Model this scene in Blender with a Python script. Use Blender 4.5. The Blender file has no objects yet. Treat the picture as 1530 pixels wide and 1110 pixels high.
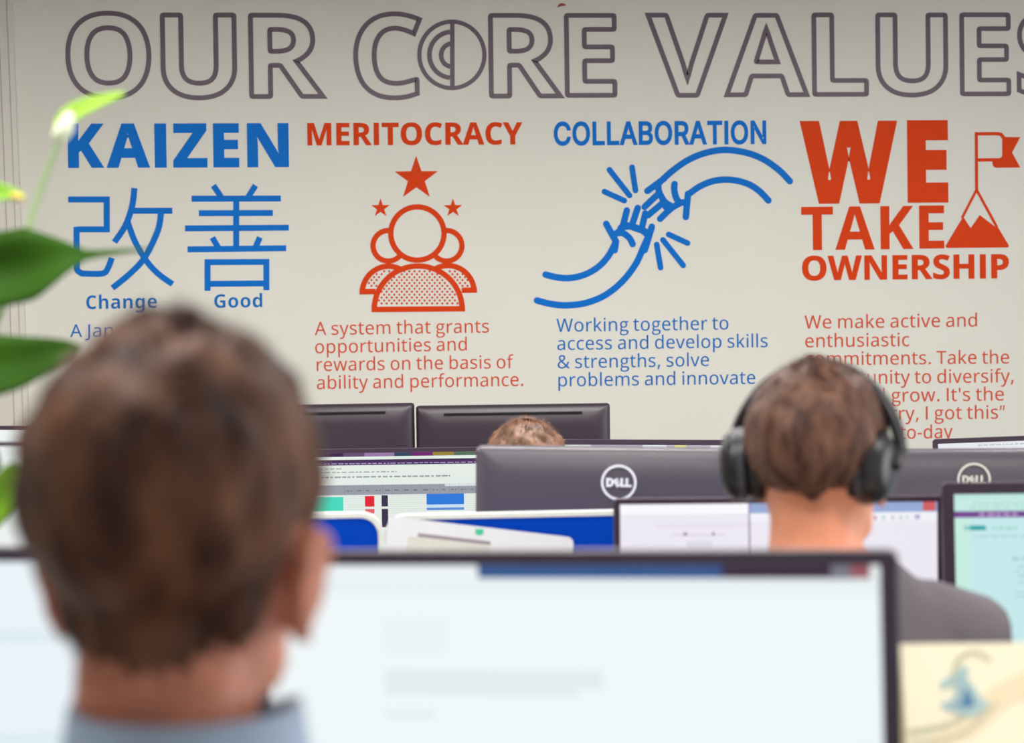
import bpy, bmesh, math, random
import numpy as np
from mathutils import Vector, Matrix, noise
from mathutils.bvhtree import BVHTree
from mathutils.geometry import tessellate_polygon

random.seed(7)
SC = bpy.context.scene
COL = SC.collection
R = math.radians

# ------------------------------------------------------------------ camera
FPX = 3000.0
EYE = Vector((0.0, 0.0, 1.35))
ROT = Matrix.Rotation(R(-5.0), 3, 'Z') @ Matrix.Rotation(R(90 - 1.05), 3, 'X') @ Matrix.Rotation(-0.013, 3, 'Z')
cam_data = bpy.data.cameras.new('camera')
cam = bpy.data.objects.new('camera', cam_data)
COL.objects.link(cam)
cam.matrix_world = Matrix.Translation(EYE) @ ROT.to_4x4()
cam_data.sensor_width = 36.0
cam_data.lens = 36.0 * FPX / 1530.0
cam_data.clip_start = 0.05
cam_data.dof.use_dof = True
cam_data.dof.focus_distance = 5.6
cam_data.dof.aperture_fstop = 4.4
cam_data.dof.aperture_blades = 9
SC.camera = cam

# ------------------------------------------------------------------ world, lamps, exposure
SC.view_settings.view_transform = 'Standard'
SC.view_settings.look = 'None'
SC.view_settings.exposure = 0.0
SC.view_settings.gamma = 1.0
SC.view_settings.use_curve_mapping = False
world = bpy.data.worlds.new('world')
SC.world = world
world.use_nodes = True
bg = world.node_tree.nodes['Background']
bg.inputs[0].default_value = (1.0, 0.985, 0.975, 1)
bg.inputs[1].default_value = 0.92

def area(name, loc, size, power, col=(1, 0.97, 0.94), rot=(0, 0, 0)):
    l = bpy.data.lights.new(name, 'AREA')
    l.shape = 'RECTANGLE'; l.size, l.size_y = size; l.energy = power; l.color = col
    o = bpy.data.objects.new(name, l); COL.objects.link(o)
    o.location = loc; o.rotation_euler = rot
    return o
CEIL = 2.56
for (lx, ly, p) in ((-0.4, 1.55, 34), (1.7, 1.6, 30), (-1.3, 4.5, 46), (0.5, 4.5, 46), (2.3, 4.5, 46), (0.2, 2.9, 22)):
    area('ceiling_panel_lamp', (lx, ly, CEIL - 0.03), (1.2, 0.3), p)
area('window_daylight', (5.6, 2.2, 1.6), (3.2, 1.6), 130, (0.95, 0.98, 1.0), (0, R(90), 0))

# ------------------------------------------------------------------ view helpers
AX, UP, VIEW = ROT.col[0].copy(), ROT.col[1].copy(), -ROT.col[2]
WALL_Y = 7.0
def ray(px, py):
    return VIEW + AX * ((px - 765.0) / FPX) - UP * ((py - 555.0) / FPX)
def at(px, py, d):
    return EYE + ray(px, py) * d
def aty(px, py, y):
    v = ray(px, py)
    return EYE + v * ((y - EYE.y) / v.y)
def wxz(px, py, y=WALL_Y):
    p = aty(px, py, y)
    return Vector((p.x, p.z))

# ------------------------------------------------------------------ materials
def lin(c):
    f = lambda u: u / 12.92 if u <= 0.04045 else ((u + 0.055) / 1.055) ** 2.4
    return tuple(f(v / 255.0) for v in c)
def mat(name, rgb, rough=0.5, noise_amt=0.0, scale=40.0, bump=0.0, metallic=0.0, sss=0.0, spec=0.5, trans=0.0, stretch=None, rgb2=None):
    m = bpy.data.materials.new(name); m.use_nodes = True
    nt = m.node_tree; b = nt.nodes['Principled BSDF']
    c = lin(rgb)
    b.inputs['Roughness'].default_value = rough
    b.inputs['Metallic'].default_value = metallic
    b.inputs['Specular IOR Level'].default_value = spec
    if sss:
        b.inputs['Subsurface Weight'].default_value = sss
        b.inputs['Subsurface Radius'].default_value = (0.012, 0.004, 0.002)
        b.inputs['Subsurface Scale'].default_value = 1.0
    b.inputs['Base Color'].default_value = (*c, 1)
    if noise_amt or bump or rgb2:
        tc = nt.nodes.new('ShaderNodeTexCoord'); n = nt.nodes.new('ShaderNodeTexNoise')
        n.inputs['Scale'].default_value = scale; n.inputs['Detail'].default_value = 5
        src = tc.outputs['Object']
        if stretch:
            mp = nt.nodes.new('ShaderNodeMapping'); mp.inputs['Scale'].default_value = stretch
            nt.links.new(src, mp.inputs[0]); src = mp.outputs[0]
        nt.links.new(src, n.inputs['Vector'])
        if noise_amt or rgb2:
            r = nt.nodes.new('ShaderNodeValToRGB')
            c2 = lin(rgb2) if rgb2 else tuple(v * (1 + noise_amt) for v in c)
            c1 = c if rgb2 else tuple(v * (1 - noise_amt) for v in c)
            r.color_ramp.elements[0].position = 0.32; r.color_ramp.elements[1].position = 0.68
            r.color_ramp.elements[0].color = (*c1, 1); r.color_ramp.elements[1].color = (*c2, 1)
            nt.links.new(n.outputs['Fac'], r.inputs[0]); nt.links.new(r.outputs[0], b.inputs['Base Color'])
        if bump:
            bp = nt.nodes.new('ShaderNodeBump'); bp.inputs['Strength'].default_value = bump; bp.inputs['Distance'].default_value = 0.002
            nt.links.new(n.outputs['Fac'], bp.inputs['Height']); nt.links.new(bp.outputs[0], b.inputs['Normal'])
    return m
def screen_mat(name, strength=1.0):
    m = bpy.data.materials.new(name); m.use_nodes = True
    nt = m.node_tree; b = nt.nodes['Principled BSDF']
    a = nt.nodes.new('ShaderNodeVertexColor'); a.layer_name = 'pixels'
    b.inputs['Base Color'].default_value = (0.01, 0.01, 0.012, 1); b.inputs['Roughness'].default_value = 0.5
    b.inputs['Specular IOR Level'].default_value = 0.15
    nt.links.new(a.outputs[0], b.inputs['Emission Color']); b.inputs['Emission Strength'].default_value = strength
    return m
M = dict(
    wall=mat('cream_wall_paint', (221, 220, 210), 0.6, 0.012, 3.0, 0.05),
    sidewall=mat('pale_wall_paint', (222, 218, 208), 0.6, 0.012, 3.0, 0.05),
    ceiling=mat('ceiling_tile', (150, 146, 140), 0.8, 0.02, 60, 0.1),
    carpet=mat('grey_carpet', (96, 94, 98), 0.95, 0.2, 300, 0.6),
    trim=mat('white_trim', (216, 212, 203), 0.5, 0.01, 10),
    blue=mat('blue_vinyl', (0, 110, 202), 0.5, 0.02, 30, spec=0.12),
    orange=mat('orange_vinyl', (214, 62, 4), 0.5, 0.02, 30, spec=0.12),
    coral=mat('coral_vinyl', (208, 84, 56), 0.5, 0.02, 30, spec=0.12),
    navy=mat('soft_blue_vinyl', (14, 108, 186), 0.5, 0.02, 30, spec=0.12),
    plum=mat('plum_grey_vinyl', (106, 92, 104), 0.36, 0.05, 60, spec=0.3),
    red=mat('red_mark', (150, 70, 62), 0.6, 0.1, 200),
    black=mat('black_plastic', (44, 33, 44), 0.42, 0.04, 120, 0.03),
    dell=mat('graphite_plastic', (88, 81, 90), 0.42, 0.03, 150, 0.03),
    bezel=mat('dark_bezel', (52, 36, 54), 0.4, 0.03, 120),
    slot=mat('slot_black', (12, 10, 12), 0.6, 0.05, 100),
    logo=mat('logo_painted_shine', (255, 255, 255), 0.3, 0.01, 50),  # plain white stands in for the shine reflected by the logo
    logo2=mat('silver_logo', (216, 213, 206), 0.3, 0.01, 50),
    metal=mat('brushed_metal', (150, 150, 155), 0.35, 0.05, 80, metallic=0.8),
    joint=mat('pale_joint', (176, 170, 162), 0.6, 0.02, 20),
    desk=mat('white_desk', (222, 220, 214), 0.4, 0.02, 8),
    felt=mat('blue_felt', (0, 62, 176), 0.9, 0.06, 400, 0.3, spec=0.08),
    felt_trim=mat('white_felt_trim', (216, 219, 214), 0.5, 0.02, 60),
    paper=mat('white_paper', (220, 222, 228), 0.7, 0.01, 20),
    ink_grey=mat('grey_print', (150, 140, 148), 0.7, 0.02, 50),
    ink_pale=mat('pale_print', (208, 208, 200), 0.7, 0.02, 50),
    ink_green=mat('green_print', (70, 190, 150), 0.7, 0.05, 200),
    cream=mat('cream_card', (255, 246, 216), 0.7, 0.02, 12),
    cream_tan=mat('tan_print', (248, 230, 194), 0.7, 0.02, 12),
    cream_swirl=mat('sage_print', (206, 204, 172), 0.7, 0.02, 30),
    ink_blue=mat('blue_splash_print', (86, 136, 178), 0.7, 0.2, 40),
    ink_sky=mat('pale_blue_print', (176, 204, 206), 0.7, 0.1, 40),
    leaf=mat('green_leaf', (40, 80, 0), 0.65, 0.2, 14, 0.1, spec=0.15),
    leaf_light=mat('light_green_leaf', (116, 170, 16), 0.55, 0.12, 20),
    stem=mat('pale_stem', (160, 186, 132), 0.5, 0.06, 40),
    spathe=mat('pale_green_spathe', (140, 182, 50), 0.6, 0.12, 30),
    spadix=mat('white_spadix', (240, 250, 216), 0.6, 0.04, 200, 0.3),
    bud=mat('yellow_bud', (236, 208, 96), 0.5, 0.08, 60),
    pot=mat('white_glazed_pot', (225, 224, 220), 0.25, 0.02, 10),
    soil=mat('dark_soil', (50, 38, 30), 0.95, 0.4, 120, 0.8),
    skin=mat('fair_skin', (226, 150, 116), 0.5, 0.07, 26, 0.04, sss=0.15),
    skin_shaded=mat('shaded_skin', (188, 116, 88), 0.5, 0.08, 30, 0.04, sss=0.15),  # skin tone darkened to carry the shade under his hair
    eye=mat('eye_white', (235, 232, 226), 0.2, 0.01, 20),
    iris=mat('dark_iris', (60, 48, 40), 0.2, 0.1, 200),
    lips=mat('lip_skin', (190, 112, 100), 0.45, 0.05, 80),
    hair_a=mat('brown_hair', (40, 20, 17), 0.55, 0, 36, 0.5, stretch=(1, 1, 0.4), rgb2=(118, 78, 54), spec=0.18),
    hair_b=mat('dark_brown_hair', (66, 42, 36), 0.5, 0, 70, 0.6, stretch=(1, 1, 0.25), rgb2=(124, 88, 70), spec=0.2),
    hair_c=mat('sandy_brown_hair', (84, 56, 42), 0.5, 0, 50, 0.6, stretch=(1, 1, 0.3), rgb2=(136, 98, 74), spec=0.35),
    shirt_a=mat('blue_grey_shirt', (150, 168, 190), 0.85, 0.05, 300, 0.3),
    shirt_b=mat('grey_tshirt', (98, 91, 97), 0.9, 0.07, 300, 0.3),
    shirt_c=mat('navy_shirt', (50, 56, 76), 0.9, 0.07, 300, 0.3),
    trousers=mat('dark_trousers', (46, 46, 56), 0.9, 0.1, 200, 0.2),
    shoe=mat('black_shoe', (28, 26, 28), 0.4, 0.1, 60),
    phones=mat('black_headphone_plastic', (24, 21, 26), 0.38, 0.05, 80, 0.03),
    cushion=mat('black_leatherette', (22, 18, 22), 0.45, 0.08, 140, 0.2),
    phone_trim=mat('slate_headphone_trim', (62, 64, 74), 0.3, 0.05, 80),
    chair=mat('black_chair_fabric', (34, 33, 36), 0.9, 0.1, 250, 0.3),
    screen=screen_mat('lit_screen', 1.0),
)

# ------------------------------------------------------------------ object helpers
def tag(o, label=None, cat=None, group=None, kind=None):
    if label: o['label'] = label
    if cat: o['category'] = cat
    if group: o['group'] = group
    if kind: o['kind'] = kind
    return o
def thing(name, loc, label, cat, rz=0.0, group=None):
    o = bpy.data.objects.new(name, None); COL.objects.link(o)
    o.empty_display_size = 0.05
    o.location = loc; o.rotation_euler = (0, 0, rz)
    return tag(o, label, cat, group)
def obj(name, bm, material, parent=None, smooth=False, bevel=0.0, subsurf=0):
    me = bpy.data.meshes.new(name)
    bm.normal_update()
    bm.to_mesh(me); bm.free()
    for mm in (material if isinstance(material, (list, tuple)) else [material]):
        me.materials.append(mm)
    if smooth:
        for p in me.polygons: p.use_smooth = True
    o = bpy.data.objects.new(name, me); COL.objects.link(o)
    if parent: o.parent = parent
    if bevel:
        md = o.modifiers.new('bevel', 'BEVEL'); md.width = bevel; md.segments = 3; md.limit_method = 'ANGLE'; md.angle_limit = R(35)
    if subsurf:
        md = o.modifiers.new('subsurf', 'SUBSURF'); md.levels = subsurf; md.render_levels = subsurf
    return o
def box(bm, lo, hi, mi=0, T=None):
    vs = []
    for z in (lo[2], hi[2]):
        for x, y in ((lo[0], lo[1]), (hi[0], lo[1]), (hi[0], hi[1]), (lo[0], hi[1])):
            p = Vector((x, y, z)); vs.append(bm.verts.new(T @ p if T else p))
    for f in ((0, 3, 2, 1), (4, 5, 6, 7), (0, 1, 5, 4), (1, 2, 6, 5), (2, 3, 7, 6), (3, 0, 4, 7)):
        fc = bm.faces.new([vs[i] for i in f]); fc.material_index = mi
    return vs
def tube(bm, pts, radii, seg=14, mi=0, cap=True):
    """Tapered round tube along a polyline, ends rounded off."""
    pts = [Vector(p) for p in pts]
    if not isinstance(radii, (list, tuple)): radii = [radii] * len(pts)
    rings = []; n = len(pts)
    prev = None
    P, Rr = [], []
    t0 = (pts[0] - pts[1]).normalized(); t1 = (pts[-1] - pts[-2]).normalized()
    if cap:
        for k in (0.98, 0.8, 0.45): P.append(pts[0] + t0 * radii[0] * k); Rr.append(radii[0] * math.sqrt(1 - k * k))
    P += pts; Rr += list(radii)
    if cap:
        for k in (0.45, 0.8, 0.98): P.append(pts[-1] + t1 * radii[-1] * k); Rr.append(radii[-1] * math.sqrt(1 - k * k))
    n = len(P)
    for i in range(n):
        d = (P[min(i + 1, n - 1)] - P[max(i - 1, 0)]).normalized()
        if prev is None:
            a = Vector((0, 0, 1)) if abs(d.z) < 0.9 else Vector((1, 0, 0))
            u = d.cross(a).normalized()
        else:
            u = (prev - d * prev.dot(d)).normalized()
        prev = u; v = d.cross(u)
        rings.append([bm.verts.new(P[i] + (u * math.cos(2 * math.pi * k / seg) + v * math.sin(2 * math.pi * k / seg)) * Rr[i]) for k in range(seg)])
    for a, b in zip(rings, rings[1:]):
        for k in range(seg):
            f = bm.faces.new((a[k], a[(k + 1) % seg], b[(k + 1) % seg], b[k])); f.material_index = mi
    f = bm.faces.new(rings[0][::-1]); f.material_index = mi
    f = bm.faces.new(rings[-1]); f.material_index = mi
def loft(bm, rings, seg=24, mi=0, power=2.0):
    """Stacked elliptical rings: (cx, cy, z, rx, ry)."""
    rs = []
    for cx, cy, z, rx, ry in rings:
        row = []
        for k in range(seg):
            a = 2 * math.pi * k / seg
            c, s = math.cos(a), math.sin(a)
            row.append(bm.verts.new((cx + rx * math.copysign(abs(c) ** (2 / power), c), cy + ry * math.copysign(abs(s) ** (2 / power), s), z)))
        rs.append(row)
    for a, b in zip(rs, rs[1:]):
        for k in range(seg):
            f = bm.faces.new((a[k], a[(k + 1) % seg], b[(k + 1) % seg], b[k])); f.material_index = mi
    bm.faces.new(rs[0][::-1]).material_index = mi; bm.faces.new(rs[-1]).material_index = mi
def ellipsoid(bm, c, r, T=None, u=20, v=14):
    m = Matrix.Translation(c) @ (T.to_4x4() if T else Matrix.Identity(4)) @ Matrix.Diagonal((*r, 1))
    bmesh.ops.create_uvsphere(bm, u_segments=u, v_segments=v, radius=1.0, matrix=m)
def rounded_rect(w, h, r, n=5, corners=(1, 1, 1, 1)):
    """Outline centred on the origin, counter-clockwise."""
    out = []
    for (sx, sy, a0), on in zip(((1, 1, 0), (-1, 1, 90), (-1, -1, 180), (1, -1, 270)), corners):
        rr = r if on else 0.0005
        cx, cy = sx * (w / 2 - rr), sy * (h / 2 - rr)
        for k in range(n + 1):
            a = R(a0 + 90 * k / n); out.append(Vector((cx + rr * math.cos(a), cy + rr * math.sin(a))))
    return out
def slab(bm, loops, y0, y1, mi=0, T=None):
    """Flat-fronted solid: 2-D loops (x, z), front at y0 and back at y1."""
    tx = (lambda p: T @ p) if T else (lambda p: p)
    sa = lambda l: sum(l[i - 1][0] * l[i][1] - l[i][0] * l[i - 1][1] for i in range(len(l)))
    def inside(p, l):
        r_ = False
        for i in range(len(l)):
            a, b = l[i - 1], l[i]
            if (a[1] > p[1]) != (b[1] > p[1]) and p[0] < (b[0] - a[0]) * (p[1] - a[1]) / (b[1] - a[1]) + a[0]: r_ = not r_
        return r_
    if len(loops) > 1:                                   # one solid per outer loop with its own holes
        depth = [sum(inside(l[0], m_) for m_ in loops if m_ is not l) for l in loops]
        outs = [l for l, d in zip(loops, depth) if d % 2 == 0]
        if len(outs) > 1:
            for o_ in outs:
                slab(bm, [o_] + [l for l, d in zip(loops, depth) if d % 2 and inside(l[0], o_)], y0, y1, mi, T)
            return
    flat = [p for l in loops for p in l]
    tris = tessellate_polygon([[Vector((p[0], p[1], 0)) for p in l] for l in loops])
    fr = [bm.verts.new(tx(Vector((p[0], y0, p[1])))) for p in flat]
    bk = [bm.verts.new(tx(Vector((p[0], y1, p[1])))) for p in flat]
    for t in tris:
        a, b, c = (flat[i] for i in t)
        cr = (b[0] - a[0]) * (c[1] - a[1]) - (b[1] - a[1]) * (c[0] - a[0])
        if abs(cr) < 1e-14: continue
        t = t if cr > 0 else t[::-1]
        try:
            bm.faces.new([fr[i] for i in t]).material_index = mi
            bm.faces.new([bk[i] for i in t[::-1]]).material_index = mi
        except ValueError: pass
    s = 0
    for l in loops:
        n = len(l)
        for k in range(n):
            a, b = s + k, s + (k + 1) % n
            try: bm.faces.new((fr[a], bk[a], bk[b], fr[b])).material_index = mi
            except ValueError: pass
        s += n
LAYER = [0]
def ribbon(bm, pts, w, y0, y1, closed=False, rnd=True, mi=0):
    """Flat stroke of width w along 2-D points, solid between y0 and y1."""
    pts = [Vector(p) for p in pts]
    clean = [pts[0]]
    for p in pts[1:]:
        if (p - clean[-1]).length > w * 0.02: clean.append(p)
    pts = clean
    if closed and (pts[0] - pts[-1]).length < w * 0.02: pts.pop()
    n = len(pts); h = w / 2
    L, Rr = [], []
    for i in range(n):
        if closed: a, b, c = pts[i - 1], pts[i], pts[(i + 1) % n]
        else: a, b, c = pts[max(i - 1, 0)], pts[i], pts[min(i + 1, n - 1)]
        d1 = (b - a).normalized() if (b - a).length > 1e-9 else (c - b).normalized()
        d2 = (c - b).normalized() if (c - b).length > 1e-9 else d1
        n1 = Vector((-d1.y, d1.x)); n2 = Vector((-d2.y, d2.x))
        m = (n1 + n2)
        m = n1 if m.length < 1e-6 else m.normalized()
        k = min(1 / max(m.dot(n1), 0.3), 2.2)
        L.append(b + m * h * k); Rr.append(b - m * h * k)
    if closed:
        area2 = lambda l: abs(sum(l[i - 1].x * l[i].y - l[i].x * l[i - 1].y for i in range(len(l))))
        big, small = (L, Rr) if area2(L) > area2(Rr) else (Rr, L)
        vs = [[bm.verts.new((p.x, y, p.y)) for p in l] for l in (L, Rr) for y in (y0, y1)]
        lf, lb, rf, rb = vs
        for i in range(n):
            j = (i + 1) % n
            for q in ((rf[i], rf[j], lf[j], lf[i]), (lb[i], lb[j], rb[j], rb[i]), (lf[i], lf[j], lb[j], lb[i]), (rb[i], rb[j], rf[j], rf[i])):
                bm.faces.new(q).material_index = mi
        return
    LAYER[0] = (LAYER[0] + 1) % 9
    y0 = y0 - LAYER[0] * 0.00012                        # crossing strokes lie on top of one another
    if rnd:
        def cap(p, d):
            a0 = math.atan2(d.y, d.x)
            return [p + Vector((math.cos(a0 + R(a)), math.sin(a0 + R(a)))) * h for a in range(-80, 81, 20)]
        loop = Rr + cap(pts[-1], (pts[-1] - pts[-2]).normalized()) + L[::-1] + cap(pts[0], (pts[0] - pts[1]).normalized())
    else:
        loop = Rr + L[::-1]
    slab(bm, [loop], y0, y1, mi)
def spline(pts, n=8):
    """Catmull-Rom through the points."""
    P = [Vector(p) for p in pts]; out = []
    for i in range(len(P) - 1):
        a, b, c, d = P[max(i - 1, 0)], P[i], P[i + 1], P[min(i + 2, len(P) - 1)]
        for k in range(n):
            t = k / n
            out.append(0.5 * ((2 * b) + (c - a) * t + (2 * a - 5 * b + 4 * c - d) * t * t + (3 * b - a - 3 * c + d) * t ** 3))
    out.append(P[-1])
    return out

# ------------------------------------------------------------------ room shell
def struct(name, bm, m, label=None):
    o = obj(name, bm, m); o['kind'] = 'structure'
    if label: o['label'] = label
    return o
bm = bmesh.new(); box(bm, (-3.2, -1.5, -0.1), (6.2, WALL_Y + 0.2, 0)); struct('floor', bm, M['carpet'], 'grey carpet floor')
bm = bmesh.new(); box(bm, (-3.2, WALL_Y, 0), (6.2, WALL_Y + 0.2, CEIL)); struct('wall_back', bm, M['wall'], 'cream painted wall carrying the big lettering')
bm = bmesh.new(); box(bm, (-3.4, -1.5, 0), (-3.2, WALL_Y, CEIL)); struct('wall_left', bm, M['sidewall'], 'pale side wall')
bm = bmesh.new(); box(bm, (-3.4, -1.5, CEIL), (6.2, WALL_Y + 0.2, CEIL + 0.1)); struct('ceiling', bm, M['ceiling'], 'pale tiled ceiling')
bm = bmesh.new(); box(bm, (-3.19, WALL_Y - 0.015, 0), (6.2, WALL_Y - 0.0005, 0.1)); struct('baseboard_back', bm, M['trim'], 'white baseboard along the lettered wall')
# flat wall panel at the far left whose edge stands proud of the lettered wall
e0, e1 = wxz(19, 0), wxz(41, 560)
dx = (e1.x - e0.x) / (e1.y - e0.y)
def edge_x(z): return e0.x + (z - e0.y) * dx
bm = bmesh.new()
slab(bm, [[Vector((edge_x(0.1) - 0.9, 0.1)), Vector((edge_x(0.1), 0.1)), Vector((edge_x(CEIL), CEIL - 0.005)), Vector((edge_x(CEIL) - 0.9, CEIL - 0.005))]], WALL_Y - 0.022, WALL_Y - 0.0005)
struct('trim_1', bm, M['trim'], 'pale wall panel at the far left with an upright edge')
bm = bmesh.new()
for off, w in ((0.045, 0.003), (0.016, 0.002)):
    slab(bm, [[Vector((edge_x(0.1) - off - w, 0.1)), Vector((edge_x(0.1) - off, 0.1)), Vector((edge_x(CEIL) - off, CEIL - 0.01)), Vector((edge_x(CEIL) - off - w, CEIL - 0.01))]], WALL_Y - 0.0235, WALL_Y - 0.0215)
struct('trim_2', bm, M['joint'], 'thin upright joint lines in the wall panel')

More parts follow.
